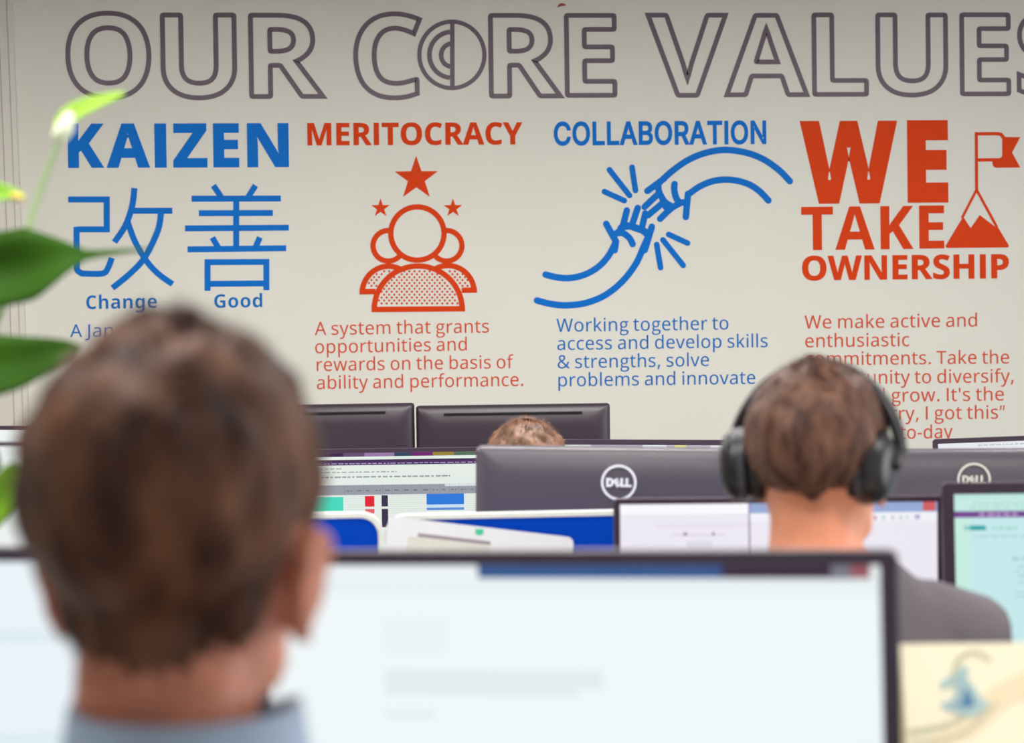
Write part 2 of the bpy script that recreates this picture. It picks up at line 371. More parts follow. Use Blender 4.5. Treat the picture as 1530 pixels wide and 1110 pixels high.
# ------------------------------------------------------------------ lettering on the wall
GLYPHS = """r&491|224 -7 187 -7 141 -7 104 5 77 28 49 50 36 83 36 125 36 159 45 187 63 208 82 229 107 248 139 266 125 282 111 299 99 318 87 336 81 358 81 382 81 415 92 441 114 459 136 478 166 487 204 487 240 487 268 478 289 460 310 442 320 416 320 383 320 355 311 331 293 312 275 292 252 274 224 258 268 216 311 175 354 133 366 147 375 163 382 181 390 199 396 219 401 240 421 240 441 240 461 240 454 211 445 184 434 160 423 135 409 114 392 95 425 64 458 32 490 0 464 0 437 0 410 0 391 19 371 38 352 56 331 38 307 22 281 11 255 -1|172 309 188 293 214 308 233 322 245 336 256 350 262 366 262 383 262 400 257 413 246 423 235 433 221 439 202 439 183 439 168 434 156 424 144 414 138 400 138 383 138 367 143 352 151 338 160 324|161 46 189 46 217 46 242 50 263 60 283 69 300 80 314 93 268 139 221 184 175 229 150 215 132 200 118 185 104 171 97 151 97 127 97 102 106 83 122 68 139 53
r'151|69 306 57 306 53 364 48 422 44 480 65 480 86 480 107 480 103 422 99 364 94 306 82 306
r,180|42 -87 28 -87 34 -61 40 -33 47 -3 53 28 58 55 61 78 82 78 103 78 124 78 126 75 127 73 129 71 123 47 115 21 104 -8 93 -36 82 -62 71 -87 57 -87
r-216|81 154 27 154 27 171 27 189 27 206 81 206 135 206 189 206 189 189 189 171 189 154 135 154
r.180|101 -9 89 -9 78 -9 69 -6 60 1 52 9 48 20 48 36 48 53 52 64 60 71 69 78 78 81 89 81 101 81 111 78 119 71 127 64 132 53 132 36 132 20 127 9 119 1 111 -6
rA429|20 0 0 0 62 161 125 321 187 482 206 482 224 482 242 482 304 321 366 161 428 0 408 0 387 0 366 0 347 49 328 99 308 148 245 148 182 148 118 148 99 99 80 49 61 0 41 0|156 251 138 202 189 202 240 202 290 202 272 251 254 299 236 347 235 351 233 357 230 367 227 376 224 386 221 396 218 406 215 414 214 419 210 405 207 392 203 378 199 365 195 355 193 347 175 299
rI228|85 0 27 0 27 12 27 23 27 35 46 39 64 43 83 48 83 176 83 303 83 431 64 436 46 440 27 445 27 456 27 468 27 480 85 480 142 480 200 480 200 468 200 456 200 445 181 440 163 436 144 431 144 303 144 176 144 48 163 43 181 39 200 35 200 23 200 12 200 0 142 0
rJ183|35 -128 -3 -128 -13 -128 -23 -127 -31 -125 -39 -124 -46 -122 -52 -119 -52 -102 -52 -85 -52 -68 -45 -70 -38 -71 -30 -73 -21 -74 -13 -75 -4 -75 7 -75 18 -72 28 -68 38 -63 46 -56 52 -44 59 -33 62 -17 62 3 62 162 62 321 62 480 82 480 102 480 122 480 122 322 122 165 122 7 122 -39 111 -73 88 -95 65 -117
rM609|84 0 65 0 65 160 65 320 65 480 95 480 125 480 154 480 204 349 253 218 302 87 303 87 304 87 305 87 355 218 405 349 455 480 485 480 514 480 544 480 544 320 544 160 544 0 524 0 504 0 484 0 484 98 484 197 484 295 484 318 485 341 486 364 487 387 488 405 489 420 488 420 487 420 486 420 433 280 380 140 326 0 310 0 293 0 277 0 224 140 171 280 119 420 118 420 117 420 116 420 118 407 119 388 120 364 120 341 121 316 121 291 121 194 121 97 121 0 102 0
rT373|177 0 156 0 156 142 156 284 156 426 107 426 57 426 7 426 7 444 7 462 7 480 126 480 246 480 366 480 366 462 366 444 366 426 316 426 267 426 217 426 217 284 217 142 217 0 197 0
rW624|155 0 135 0 93 160 50 320 8 480 29 480 50 480 71 480 96 382 121 284 146 187 151 166 156 146 160 127 163 108 166 90 169 73 171 90 174 109 179 130 183 150 188 170 194 190 222 287 251 383 279 480 300 480 320 480 341 480 370 382 400 285 429 188 435 167 441 147 445 127 450 106 453 88 455 73 458 89 461 107 465 127 469 146 473 166 479 187 503 285 528 382 553 480 574 480 595 480 616 480 573 320 531 160 488 0 468 0 448 0 427 0 396 105 365 210 334 314 330 327 327 340 323 353 319 366 317 378 314 388 312 398 310 405 310 409 309 403 307 391 303 372 298 353 293 333 287 312 257 208 226 104 196 0 176 0
ra377|175 -7 144 -7 112 -7 85 2 63 19 42 36 31 63 31 100 31 136 45 164 73 183 101 202 145 213 203 215 224 216 244 216 265 217 265 224 265 231 265 238 265 268 258 289 245 301 232 313 214 318 190 318 171 318 153 316 136 310 119 304 103 298 89 291 83 306 77 320 71 335 86 344 105 351 126 357 148 363 170 366 193 366 237 366 270 356 291 337 312 318 322 287 322 245 322 163 322 82 322 0 308 0 294 0 279 0 276 17 272 34 268 51 267 51 266 51 265 51 250 31 233 17 216 7 199 -2|139 41 158 41 188 41 214 49 234 66 254 83 264 109 264 144 264 154 264 165 264 176 246 175 229 175 211 174 166 172 135 165 118 152 101 140 92 122 92 99 92 79 98 64 110 55 123 46
rb413|272 -7 228 -7 199 -7 176 -2 158 9 141 19 126 31 116 46 115 46 113 46 111 46 107 30 103 15 99 0 85 0 71 0 57 0 57 170 57 340 57 510 77 510 96 510 116 510 116 469 116 428 116 386 116 371 116 357 115 344 115 330 114 320 113 312 114 312 115 312 116 312 126 328 141 340 158 351 176 361 199 366 228 366 272 366 308 350 335 319 363 288 376 242 376 180 376 118 362 72 335 40 308 9|180 42 219 42 251 42 275 54 291 78 307 102 315 136 315 181 315 272 283 317 218 317 180 317 153 306 138 284 124 262 116 228 116 182 116 181 116 180 116 179 116 135 123 101 138 78 153 54
rc322|222 -7 201 -7 170 -7 141 0 117 13 92 26 72 46 58 73 44 101 37 135 37 178 37 222 44 258 59 286 74 314 94 334 119 347 145 360 173 367 206 367 224 367 242 365 259 361 276 357 289 353 300 347 294 331 288 315 282 298 271 302 259 306 244 310 230 313 217 315 204 315 133 315 98 270 98 179 98 135 107 102 124 79 141 56 167 44 201 44 221 44 238 46 253 50 268 54 282 59 294 65 294 48 294 30 294 13 282 6 269 2 254 -2 240 -5
rd413|213 -7 185 -7 140 -7 104 9 77 40 50 71 37 118 37 179 37 241 50 288 78 319 105 351 141 367 185 367 213 367 236 362 254 351 271 341 286 328 297 314 298 314 300 314 301 314 300 319 300 328 299 339 297 351 297 360 297 367 297 415 297 463 297 510 317 510 336 510 356 510 356 340 356 170 356 0 340 0 324 0 308 0 305 16 302 32 300 48 299 48 298 48 297 48 286 33 272 20 254 9 236 -1|162 42 194 42 232 42 259 53 274 74 290 94 298 126 298 168 298 171 298 175 298 179 298 223 290 258 275 282 261 306 233 318 193 318 162 318 138 305 122 280 106 254 98 221 98 178 98 135 106 102 122 78 138 54
re379|235 -7 210 -7 176 -7 146 0 120 14 94 28 73 49 59 76 44 104 37 137 37 177 37 217 44 251 57 279 70 307 89 329 112 344 136 359 164 367 196 367 227 367 254 360 276 347 298 333 315 314 327 290 339 265 345 237 345 204 345 192 345 180 345 169 262 169 180 169 98 169 99 128 109 97 129 76 149 54 177 44 213 44 236 44 256 46 274 50 291 54 310 60 328 69 328 51 328 34 328 17 310 9 292 3 274 -1 256 -5|103 248 99 216 161 216 222 216 283 216 283 246 276 271 262 290 247 309 225 318 195 318 167 318 145 309 129 291 112 273
rf231|93 0 73 0 73 105 73 210 73 314 52 314 31 314 10 314 10 323 10 333 10 342 31 349 52 355 73 362 73 369 73 376 73 383 73 429 84 463 104 483 125 504 153 514 190 514 204 514 217 513 229 510 241 508 251 505 260 502 255 486 250 471 244 455 237 458 229 460 220 462 210 464 201 465 191 465 171 465 156 459 147 446 137 432 132 412 132 383 132 376 132 368 132 360 163 360 193 360 223 360 223 345 223 330 223 314 193 314 163 314 132 314 132 210 132 105 132 0 113 0
rg369|94 -165 180 -165 291 -165 362 -107 362 -41 362 19 319 43 236 43 214 43 189 43 167 43 118 43 105 60 105 83 105 103 114 114 128 126 143 118 163 113 180 113 253 113 311 161 311 236 311 268 298 294 281 311 306 311 330 311 354 311 354 326 354 341 354 356 313 356 272 356 231 356 218 362 201 366 180 366 109 366 47 317 47 238 47 195 69 161 94 143 94 143 94 141 94 141 75 128 54 103 54 73 54 45 68 26 86 15 86 13 86 13 86 11 53 -9 34 -38 34 -69 34 -129|221 154 180 154 139 154 105 186 105 238 105 291 139 323 180 323 223 323 257 291 257 238 257 186|259 -122 189 -122 124 -122 86 -99 86 -60 86 -39 96 -19 122 0 139 -4 156 -6 169 -6 189 -6 210 -6 231 -6 278 -6 302 -17 302 -51 302 -88
rh415|77 0 57 0 57 170 57 340 57 510 77 510 96 510 116 510 116 460 116 411 116 361 116 343 115 326 113 310 114 310 116 310 117 310 128 329 144 343 164 352 184 361 206 366 229 366 273 366 306 356 328 335 350 314 361 281 361 234 361 156 361 78 361 0 341 0 322 0 302 0 302 77 302 154 302 230 302 288 275 317 222 317 181 317 154 306 139 283 124 260 116 228 116 186 116 124 116 62 116 0 96 0
ri173|96 420 87 420 77 420 69 423 62 429 56 435 52 445 52 457 52 470 56 480 62 486 69 492 77 495 87 495 96 495 104 492 111 486 118 480 122 470 122 457 122 445 118 435 111 429 104 423|77 0 57 0 57 120 57 240 57 360 77 360 96 360 116 360 116 240 116 120 116 0 96 0
rk358|77 0 57 0 57 170 57 340 57 510 77 510 96 510 116 510 116 422 116 333 116 244 116 237 115 227 115 216 114 204 114 194 113 185 114 185 115 185 116 185 118 189 122 194 128 201 133 208 138 214 144 221 150 228 154 234 158 238 197 279 235 319 273 360 296 360 319 360 343 360 294 309 245 257 197 206 249 137 301 69 353 0 329 0 305 0 281 0 240 56 198 112 156 168 143 156 129 144 116 132 116 88 116 44 116 0 96 0
rl173|77 0 57 0 57 170 57 340 57 510 77 510 96 510 116 510 116 340 116 170 116 0 96 0
rm628|77 0 57 0 57 120 57 240 57 360 73 360 89 360 105 360 108 344 111 327 113 311 115 311 116 311 117 311 128 330 143 344 162 353 181 362 201 367 223 367 279 367 316 347 333 306 334 306 335 306 336 306 349 327 365 342 386 352 407 362 429 367 452 367 493 367 523 356 543 335 563 315 574 281 574 234 574 156 574 78 574 0 554 0 535 0 515 0 515 77 515 154 515 232 515 289 491 317 442 317 407 317 382 307 367 287 352 267 345 237 345 199 345 133 345 66 345 0 325 0 306 0 286 0 286 77 286 154 286 232 286 289 261 317 212 317 176 317 151 306 137 283 123 261 116 229 116 187 116 124 116 62 116 0 96 0
rn415|77 0 57 0 57 120 57 240 57 360 73 360 89 360 105 360 108 344 111 327 113 311 115 311 116 311 117 311 128 330 145 344 165 353 186 362 208 367 230 367 273 367 306 356 328 335 350 315 361 281 361 234 361 156 361 78 361 0 341 0 322 0 302 0 302 77 302 154 302 230 302 288 275 317 222 317 182 317 154 306 139 283 124 261 116 229 116 187 116 124 116 62 116 0 96 0
ro406|254 -7 202 -7 170 -7 142 1 117 15 92 30 73 51 58 79 44 107 37 141 37 181 37 240 52 286 82 318 112 351 153 367 204 367 237 367 266 359 290 345 315 330 335 309 349 282 363 254 370 221 370 181 370 121 355 75 325 42 294 10|167 42 203 42 240 42 266 55 283 80 300 104 309 138 309 181 309 223 300 257 283 281 266 305 240 317 203 317 166 317 139 305 123 281 106 257 98 223 98 181 98 138 106 104 123 80 140 55
rp413|77 -161 57 -161 57 13 57 186 57 360 73 360 89 360 105 360 108 344 111 327 113 311 114 311 115 311 116 311 127 327 141 340 158 351 176 361 199 367 228 367 273 367 308 351 335 320 363 289 376 243 376 181 376 119 363 73 335 41 308 9 272 -7 228 -7 200 -7 177 -1 159 9 141 20 126 32 116 46 115 46 113 46 112 46 113 38 114 28 115 17 116 5 116 -5 116 -13 116 -63 116 -112 116 -161 96 -161|180 42 219 42 241 42 259 48 273 60 287 73 298 89 305 110 312 131 315 154 315 181 315 223 307 255 291 280 275 305 251 317 218 317 181 317 155 307 140 286 125 266 117 234 116 192 116 188 116 184 116 181 116 136 123 102 138 78 153 54
rr277|77 0 57 0 57 120 57 240 57 360 73 360 89 360 105 360 108 338 110 316 112 294 113 294 114 294 115 294 126 314 141 331 160 345 178 360 200 367 225 367 232 367 239 366 247 366 255 365 261 364 267 363 265 345 262 326 260 308 254 310 248 311 241 312 234 313 227 313 221 313 203 313 185 308 169 298 153 288 140 274 131 256 121 237 116 216 116 192 116 128 116 64 116 0 96 0
rs322|192 -7 148 -7 123 -7 101 -5 83 -1 65 3 49 9 35 16 35 34 35 52 35 70 49 63 67 56 87 50 107 44 128 41 149 41 179 41 201 46 214 55 228 65 234 78 234 94 234 103 232 111 227 118 222 125 213 133 200 140 188 147 169 155 146 164 122 173 103 182 86 191 69 200 57 210 48 223 39 236 34 252 34 271 34 302 47 325 72 342 96 358 129 367 169 367 191 367 212 365 231 360 250 356 268 350 284 343 277 327 271 311 264 296 249 302 233 307 216 312 200 316 183 318 165 318 141 318 123 314 110 307 97 299 91 288 91 275 91 265 94 256 99 249 105 243 115 236 129 229 142 223 160 215 183 206 206 198 226 189 242 180 258 170 270 160 279 147 287 135 291 119 291 99 291 64 278 38 253 20 227 2
rt242|178 -7 167 -7 148 -7 131 -3 115 3 99 10 86 21 77 37 67 53 62 76 62 105 62 175 62 244 62 314 45 314 28 314 11 314 11 324 11 333 11 343 28 350 45 358 62 366 70 392 78 417 86 443 98 443 109 443 121 443 121 415 121 388 121 360 156 360 190 360 225 360 225 345 225 330 225 314 190 314 156 314 121 314 121 245 121 176 121 106 121 84 126 68 137 57 147 47 161 42 177 42 186 42 195 42 205 44 214 46 222 47 228 49 228 34 228 19 228 4 221 1 212 -2 201 -4 189 -6
ru415|207 -7 184 -7 141 -7 108 4 86 25 64 45 53 79 53 124 53 203 53 281 53 360 73 360 93 360 113 360 113 283 113 206 113 128 113 71 139 42 193 42 233 42 260 54 276 76 291 98 299 131 299 173 299 235 299 298 299 360 319 360 338 360 358 360 358 240 358 120 358 0 342 0 326 0 310 0 307 16 304 32 301 48 300 48 299 48 298 48 287 29 270 15 250 6 229 -2
rv341|159 0 136 0 91 120 45 240 0 360 21 360 42 360 63 360 89 289 114 218 140 148 143 138 147 127 151 115 155 103 159 91 162 80 165 69 167 60 169 52 169 52 170 52 171 52 173 60 176 69 179 81 182 92 186 103 190 116 195 128 198 138 201 148 227 218 253 289 278 360 299 360 320 360 341 360 296 240 250 120 204 0 182 0
rw528|128 1 106 1 73 121 40 241 7 361 28 361 48 361 69 361 85 297 102 233 118 169 123 149 128 130 132 110 137 90 140 74 142 61 143 61 143 61 144 61 146 69 148 78 151 89 153 101 156 112 159 125 162 137 165 148 169 158 190 225 211 293 232 361 254 361 275 361 297 361 317 293 338 225 359 158 364 143 368 126 373 108 378 90 381 75 383 62 384 62 385 62 385 62 387 73 390 88 395 108 399 128 404 148 410 169 426 233 443 297 460 361 480 361 500 361 520 361 487 241 454 121 420 1 397 1 374 1 351 1 331 68 310 136 289 203 284 222 279 240 274 258 270 275 267 289 265 299 264 299 263 299 262 299 260 289 257 275 253 258 249 240 244 222 238 203 216 135 195 68 173 1 151 1
ry342|91 -161 56 -161 46 -161 36 -161 28 -160 20 -158 13 -157 7 -156 7 -140 7 -124 7 -109 12 -110 18 -111 25 -111 32 -112 39 -113 47 -113 68 -113 84 -107 97 -95 109 -84 119 -68 127 -49 133 -33 139 -17 146 -1 97 119 49 240 1 360 22 360 43 360 64 360 90 292 116 223 142 155 148 137 154 120 160 104 165 87 169 72 172 57 173 57 174 57 175 57 177 68 181 83 187 101 193 119 199 137 206 156 230 224 254 292 279 360 300 360 321 360 343 360 291 223 239 87 187 -50 175 -84 159 -111 139 -131 119 -151
r”403|156 0 64 0 64 160 64 320 64 480 156 480 247 480 339 480 339 320 339 160 339 0 247 0|98 171 98 34 167 34 236 34 306 34 306 171 306 308 306 445 236 445 167 445 98 445 98 308
bA463|36 0 0 0 56 161 113 321 169 482 211 482 252 482 293 482 350 321 407 161 463 0 427 0 390 0 354 0 342 38 331 76 319 114 261 114 203 114 144 114 133 76 121 38 109 0 73 0|181 237 170 199 212 199 253 199 295 199 283 237 271 274 259 311 257 319 254 328 251 340 247 351 244 363 240 375 237 388 234 398 232 407 229 398 226 387 223 374 219 361 215 348 212 336 209 324 206 316 204 311 193 274
bC428|280 -7 255 -7 205 -7 165 3 133 24 101 44 77 73 62 110 47 147 39 190 39 239 39 287 48 330 65 367 83 405 108 434 141 455 175 476 216 486 264 486 288 486 312 483 335 477 359 471 382 463 404 453 393 425 382 398 371 370 353 379 335 386 317 392 299 398 281 402 264 402 225 402 195 387 175 358 154 329 144 289 144 238 144 187 153 148 172 120 191 92 222 78 264 78 284 78 303 80 323 85 342 89 363 95 386 103 386 75 386 47 386 18 365 10 344 3 324 -1 303 -5
bD497|106 0 60 0 60 160 60 320 60 480 111 480 161 480 211 480 261 480 305 471 342 453 378 435 407 408 427 374 448 339 458 296 458 244 458 163 435 102 389 61 343 20 279 0 196 0 151 0|162 188 162 84 176 84 191 84 206 84 304 84 353 137 353 242 353 295 341 334 318 359 294 384 261 396 216 396 198 396 180 396 162 396 162 292
bE376|152 0 60 0 60 160 60 320 60 480 152 480 244 480 336 480 336 452 336 424 336 396 278 396 220 396 162 396 162 361 162 326 162 291 216 291 270 291 324 291 324 263 324 235 324 208 270 208 216 208 162 208 162 166 162 125 162 84 220 84 278 84 336 84 336 56 336 28 336 0 244 0
bG486|296 -7 262 -7 190 -7 135 14 97 56 58 99 39 160 39 240 39 291 49 334 68 371 88 407 116 436 153 456 190 476 236 486 289 486 315 486 340 484 365 478 389 473 412 466 432 457 421 430 409 403 398 375 383 383 367 389 348 394 329 399 309 402 289 402 259 402 234 395 212 381 190 368 173 349 162 325 150 300 144 272 144 238 144 207 148 179 156 155 165 131 178 112 197 98 215 85 239 78 269 78 283 78 295 79 305 80 315 81 325 83 333 85 333 118 333 151 333 185 303 185 273 185 242 185 242 213 242 241 242 269 306 269 369 269 433 269 433 186 433 104 433 21 407 12 381 6 354 1 327 -4
bH514|94 0 60 0 60 160 60 320 60 480 94 480 128 480 162 480 162 417 162 354 162 291 225 291 289 291 352 291 352 354 352 417 352 480 386 480 420 480 453 480 453 320 453 160 453 0 420 0 386 0 352 0 352 69 352 138 352 207 289 207 225 207 162 207 162 138 162 69 162 0 128 0
bI261|94 0 21 0 21 19 21 39 21 58 41 67 60 76 80 85 80 188 80 291 80 395 60 404 41 413 21 422 21 441 21 460 21 480 94 480 167 480 240 480 240 460 240 441 240 422 220 413 201 404 181 395 181 291 181 188 181 85 201 76 220 67 240 58 240 39 240 19 240 0 167 0
bK446|94 0 60 0 60 160 60 320 60 480 94 480 128 480 162 480 162 406 162 333 162 260 168 269 175 279 181 288 188 298 195 307 202 316 245 371 289 425 332 480 369 480 407 480 445 480 389 409 333 338 277 267 334 178 390 89 446 0 407 0 369 0 330 0 289 67 247 135 205 202 191 192 176 182 162 171 162 114 162 57 162 0 128 0
bL379|159 0 60 0 60 160 60 320 60 480 94 480 128 480 162 480 162 348 162 216 162 84 227 84 292 84 357 84 357 56 357 28 357 0 258 0
bM633|91 0 60 0 60 160 60 320 60 480 107 480 153 480 199 480 237 357 274 235 312 113 313 113 314 113 314 113 354 235 394 357 435 480 481 480 527 480 573 480 573 320 573 160 573 0 541 0 510 0 478 0 478 76 478 151 478 227 478 242 479 260 479 279 480 299 481 318 481 335 482 353 482 366 483 375 482 375 481 375 480 375 439 250 398 125 357 0 325 0 294 0 263 0 225 125 186 251 148 376 147 376 146 376 145 376 146 367 147 354 148 336 149 318 149 299 150 278 151 258 151 240 151 223 151 149 151 74 151 0 121 0
bN546|91 0 60 0 60 160 60 320 60 480 103 480 146 480 189 480 258 360 328 240 397 120 398 120 398 120 399 120 398 143 396 165 396 187 395 209 394 231 394 253 394 328 394 404 394 480 425 480 455 480 486 480 486 320 486 160 486 0 443 0 400 0 357 0 287 121 217 242 148 363 147 363 146 363 145 363 147 340 148 317 149 294 151 271 151 248 151 226 151 150 151 75 151 0 121 0
bO534|320 -7 267 -7 215 -7 172 4 139 24 105 45 80 74 63 111 47 148 39 191 39 241 39 291 47 334 63 371 80 407 105 436 139 456 172 477 216 487 268 487 320 487 363 477 396 456 430 436 455 407 471 370 487 333 496 290 496 240 496 191 487 147 471 110 455 74 430 45 396 24 363 4|225 79 267 79 311 79 342 93 361 122 379 151 389 190 389 240 389 291 379 331 361 359 342 388 311 402 268 402 225 402 194 388 175 359 155 331 146 291 146 240 146 190 155 151 175 122 194 93
bP422|94 0 60 0 60 160 60 320 60 480 111 480 163 480 214 480 275 480 320 466 349 440 377 413 392 376 392 330 392 302 386 276 374 252 362 227 343 208 316 193 289 178 252 171 206 171 191 171 176 171 162 171 162 114 162 57 162 0 128 0|162 301 162 254 173 254 184 254 195 254 224 254 247 260 264 271 280 282 289 301 289 326 289 373 262 396 208 396 193 396 177 396 162 396 162 349
bR443|94 0 60 0 60 160 60 320 60 480 107 480 154 480 200 480 266 480 314 468 345 444 376 420 392 384 392 336 392 314 387 295 379 278 371 262 360 248 346 237 333 225 318 216 302 209 349 139 396 70 443 0 406 0 368 0 330 0 292 61 254 123 216 184 198 184 180 184 162 184 162 123 162 61 162 0 128 0|162 310 162 267 173 267 184 267 195 267 228 267 252 272 267 283 282 295 289 311 289 333 289 356 281 372 266 382 250 391 226 396 193 396 182 396 172 396 162 396 162 353
bS370|223 -7 167 -7 116 -7 71 3 31 22 31 54 31 85 31 117 54 107 77 98 102 90 126 81 150 77 175 77 200 77 217 82 228 92 239 101 244 113 244 128 244 146 235 161 217 172 199 183 177 195 150 207 139 212 127 218 114 225 101 233 89 242 77 253 65 264 55 278 48 293 40 309 36 328 36 350 36 393 51 426 80 450 109 474 149 486 199 486 224 486 248 483 270 478 293 472 317 463 341 453 330 426 319 400 308 373 286 382 267 389 249 394 232 399 214 402 195 402 176 402 161 397 151 388 141 379 136 368 136 353 136 336 143 323 158 313 174 303 196 290 226 277 251 266 272 254 289 241 306 228 320 213 329 196 338 179 343 158 343 133 343 90 328 57 297 31 267 6
bT389|178 0 144 0 144 132 144 263 144 395 100 395 57 395 13 395 13 423 13 451 13 480 134 480 255 480 375 480 375 451 375 423 375 395 332 395 289 395 245 395 245 263 245 132 245 0 211 0
bU508|297 -7 252 -7 188 -7 140 10 107 42 74 74 57 117 57 171 57 274 57 377 57 480 91 480 125 480 158 480 158 382 158 284 158 186 158 147 167 119 183 103 199 87 223 79 255 79 288 79 312 87 327 105 342 122 349 150 349 187 349 284 349 382 349 480 383 480 417 480 451 480 451 376 451 273 451 169 451 136 443 106 429 80 414 53 392 32 363 16 334 1
bV436|199 0 163 0 108 160 54 320 0 480 34 480 69 480 103 480 133 384 163 289 193 194 195 189 197 180 200 167 204 154 207 140 211 125 214 111 217 99 218 89 220 99 222 111 225 125 229 140 232 154 236 167 239 180 242 189 243 194 273 289 304 384 334 480 368 480 402 480 437 480 382 320 328 160 273 0 236 0
bW649|161 0 122 0 81 160 41 320 0 480 33 480 67 480 100 480 120 392 141 305 161 218 164 207 167 194 170 179 173 163 176 147 179 132 181 116 183 103 185 92 186 103 188 117 191 132 193 147 196 162 199 177 203 192 205 203 207 211 230 300 253 390 277 480 309 480 341 480 373 480 396 390 419 300 443 211 445 203 447 192 450 177 453 163 456 147 459 132 461 116 463 103 465 92 466 103 468 117 471 132 473 147 476 163 480 179 483 194 486 207 488 218 509 305 529 392 549 480 583 480 616 480 649 480 609 320 568 160 527 0 489 0 450 0 412 0 390 84 368 168 347 252 345 257 344 264 342 274 339 284 337 295 335 306 332 318 330 329 328 339 327 350 325 358 324 364 324 358 323 350 321 339 319 329 317 318 314 307 312 295 310 284 308 274 305 264 304 257 302 251 281 167 259 84 238 0 199 0
bY419|193 0 159 0 159 61 159 122 159 183 106 282 53 381 0 480 37 480 73 480 110 480 143 414 176 348 210 282 243 348 276 414 310 480 346 480 383 480 419 480 366 382 313 284 260 187 260 124 260 62 260 0 226 0
bZ389|135 0 16 0 16 22 16 44 16 66 93 176 169 286 246 396 171 396 97 396 22 396 22 424 22 452 22 480 137 480 252 480 367 480 367 458 367 436 367 414 290 304 214 194 137 84 216 84 294 84 373 84 373 56 373 28 373 0 254 0
ba405|172 -7 142 -7 109 -7 82 3 60 22 39 41 28 70 28 109 28 148 42 177 69 196 96 214 137 225 192 226 213 227 235 228 256 228 256 234 256 239 256 244 256 264 251 278 241 287 231 296 217 300 199 300 181 300 163 298 146 292 129 287 112 281 95 273 84 296 73 319 62 341 82 351 104 360 128 365 152 371 177 374 203 374 252 374 290 363 316 342 342 321 355 288 355 244 355 163 355 81 355 0 332 0 309 0 285 0 279 17 272 33 266 50 265 50 264 50 263 50 248 30 231 16 214 7 196 -2|165 66 179 66 201 66 219 73 234 86 248 98 256 116 256 140 256 150 256 160 256 170 243 169 230 169 217 169 185 168 162 162 150 151 137 140 131 126 131 109 131 94 135 83 144 76 153 70
bd425|195 -7 169 -7 128 -7 95 9 69 41 43 73 30 120 30 183 30 245 43 293 69 325 95 357 129 373 171 373 198 373 219 368 236 358 253 348 267 335 277 320 278 320 279 320 280 320 279 327 277 337 275 351 274 365 273 379 273 393 273 432 273 471 273 510 306 510 339 510 373 510 373 340 373 170 373 0 347 0 322 0 296 0 290 16 283 32 277 48 275 48 274 48 273 48 263 32 250 20 233 9 216 -1|181 73 203 73 231 73 251 81 262 98 273 114 279 139 279 171 279 175 279 178 279 182 279 218 274 245 263 264 252 283 232 292 202 292 180 292 163 283 150 264 138 245 132 217 132 181 132 146 138 119 150 100 163 82
be397|246 -7 218 -7 182 -7 149 0 121 14 93 27 71 48 54 76 38 104 30 139 30 181 30 224 37 259 52 288 67 316 87 338 113 352 139 366 169 373 203 373 254 373 294 359 324 330 353 301 368 260 368 207 368 191 368 175 368 158 289 158 210 158 132 158 133 130 141 108 157 92 173 76 195 68 223 68 247 68 268 70 287 75 307 80 327 87 347 97 347 71 347 45 347 19 329 11 310 4 290 0 271 -5|136 251 134 225 180 225 227 225 274 225 274 247 268 266 257 280 245 295 228 302 204 302 185 302 169 296 156 283 143 271
bg425|250 -161 189 -161 163 -161 139 -160 117 -156 95 -153 73 -148 52 -140 52 -113 52 -86 52 -60 98 -79 145 -88 195 -88 247 -88 273 -60 273 -5 273 -2 273 0 273 3 273 10 273 18 274 26 274 34 275 41 275 48 274 48 274 48 273 48 260 28 245 15 228 6 210 -2 191 -7 169 -7 125 -7 91 10 67 43 42 77 30 123 30 183 30 243 43 289 68 323 93 357 127 373 171 373 216 373 252 355 277 320 278 320 279 320 280 320 283 335 285 351 288 367 316 367 345 367 373 367 373 244 373 122 373 -1 373 -53 357 -93 326 -120 296 -148|156 72 204 72 230 72 249 79 261 94 273 108 279 134 279 170 279 174 279 178 279 182 279 221 273 250 261 267 249 284 230 292 203 292 156 292 132 255 132 181 132 108
bh441|86 0 52 0 52 170 52 340 52 510 86 510 119 510 152 510 152 476 152 441 152 406 152 388 152 371 151 355 150 338 149 326 148 320 150 320 151 320 153 320 165 338 180 352 198 361 216 369 237 373 259 373 299 373 331 363 355 342 379 320 391 286 391 239 391 159 391 80 391 0 358 0 324 0 291 0 291 71 291 143 291 214 291 267 271 293 232 293 202 293 181 283 170 262 158 241 152 212 152 173 152 115 152 58 152 0 119 0
bn441|86 0 52 0 52 122 52 244 52 367 78 367 103 367 129 367 133 351 138 335 142 320 144 320 146 320 148 320 159 338 175 352 196 361 216 369 238 373 261 373 300 373 332 363 355 342 379 320 391 286 391 239 391 159 391 80 391 0 358 0 324 0 291 0 291 71 291 143 291 214 291 241 286 260 277 274 267 287 252 293 232 293 201 293 180 283 169 262 158 241 152 212 152 173 152 115 152 58 152 0 119 0
bo416|262 -7 207 -7 173 -7 142 1 116 15 89 30 68 52 53 80 38 109 30 143 30 184 30 245 46 292 78 324 110 357 153 373 209 373 243 373 274 366 300 351 327 336 347 315 363 287 378 259 385 225 385 184 385 123 369 76 337 43 305 10|181 74 208 74 235 74 254 83 266 102 277 120 283 148 283 184 283 220 277 247 266 266 254 284 234 293 208 293 181 293 162 284 150 266 138 247 132 220 132 184 132 148 138 120 150 102 162 83
iA479|39 0 16 0 78 170 140 339 201 509 226 509 251 509 276 509 338 339 401 170 463 0 440 0 418 0 395 0 359 101 323 202 287 302 281 321 273 344 264 372 255 400 245 435 232 478 236 478 241 478 245 478 233 435 222 399 213 371 204 343 196 320 191 302 155 202 120 101 85 0 62 0|197 142 110 142 110 161 110 180 110 199 197 199 283 199 370 199 370 180 370 161 370 142 283 142
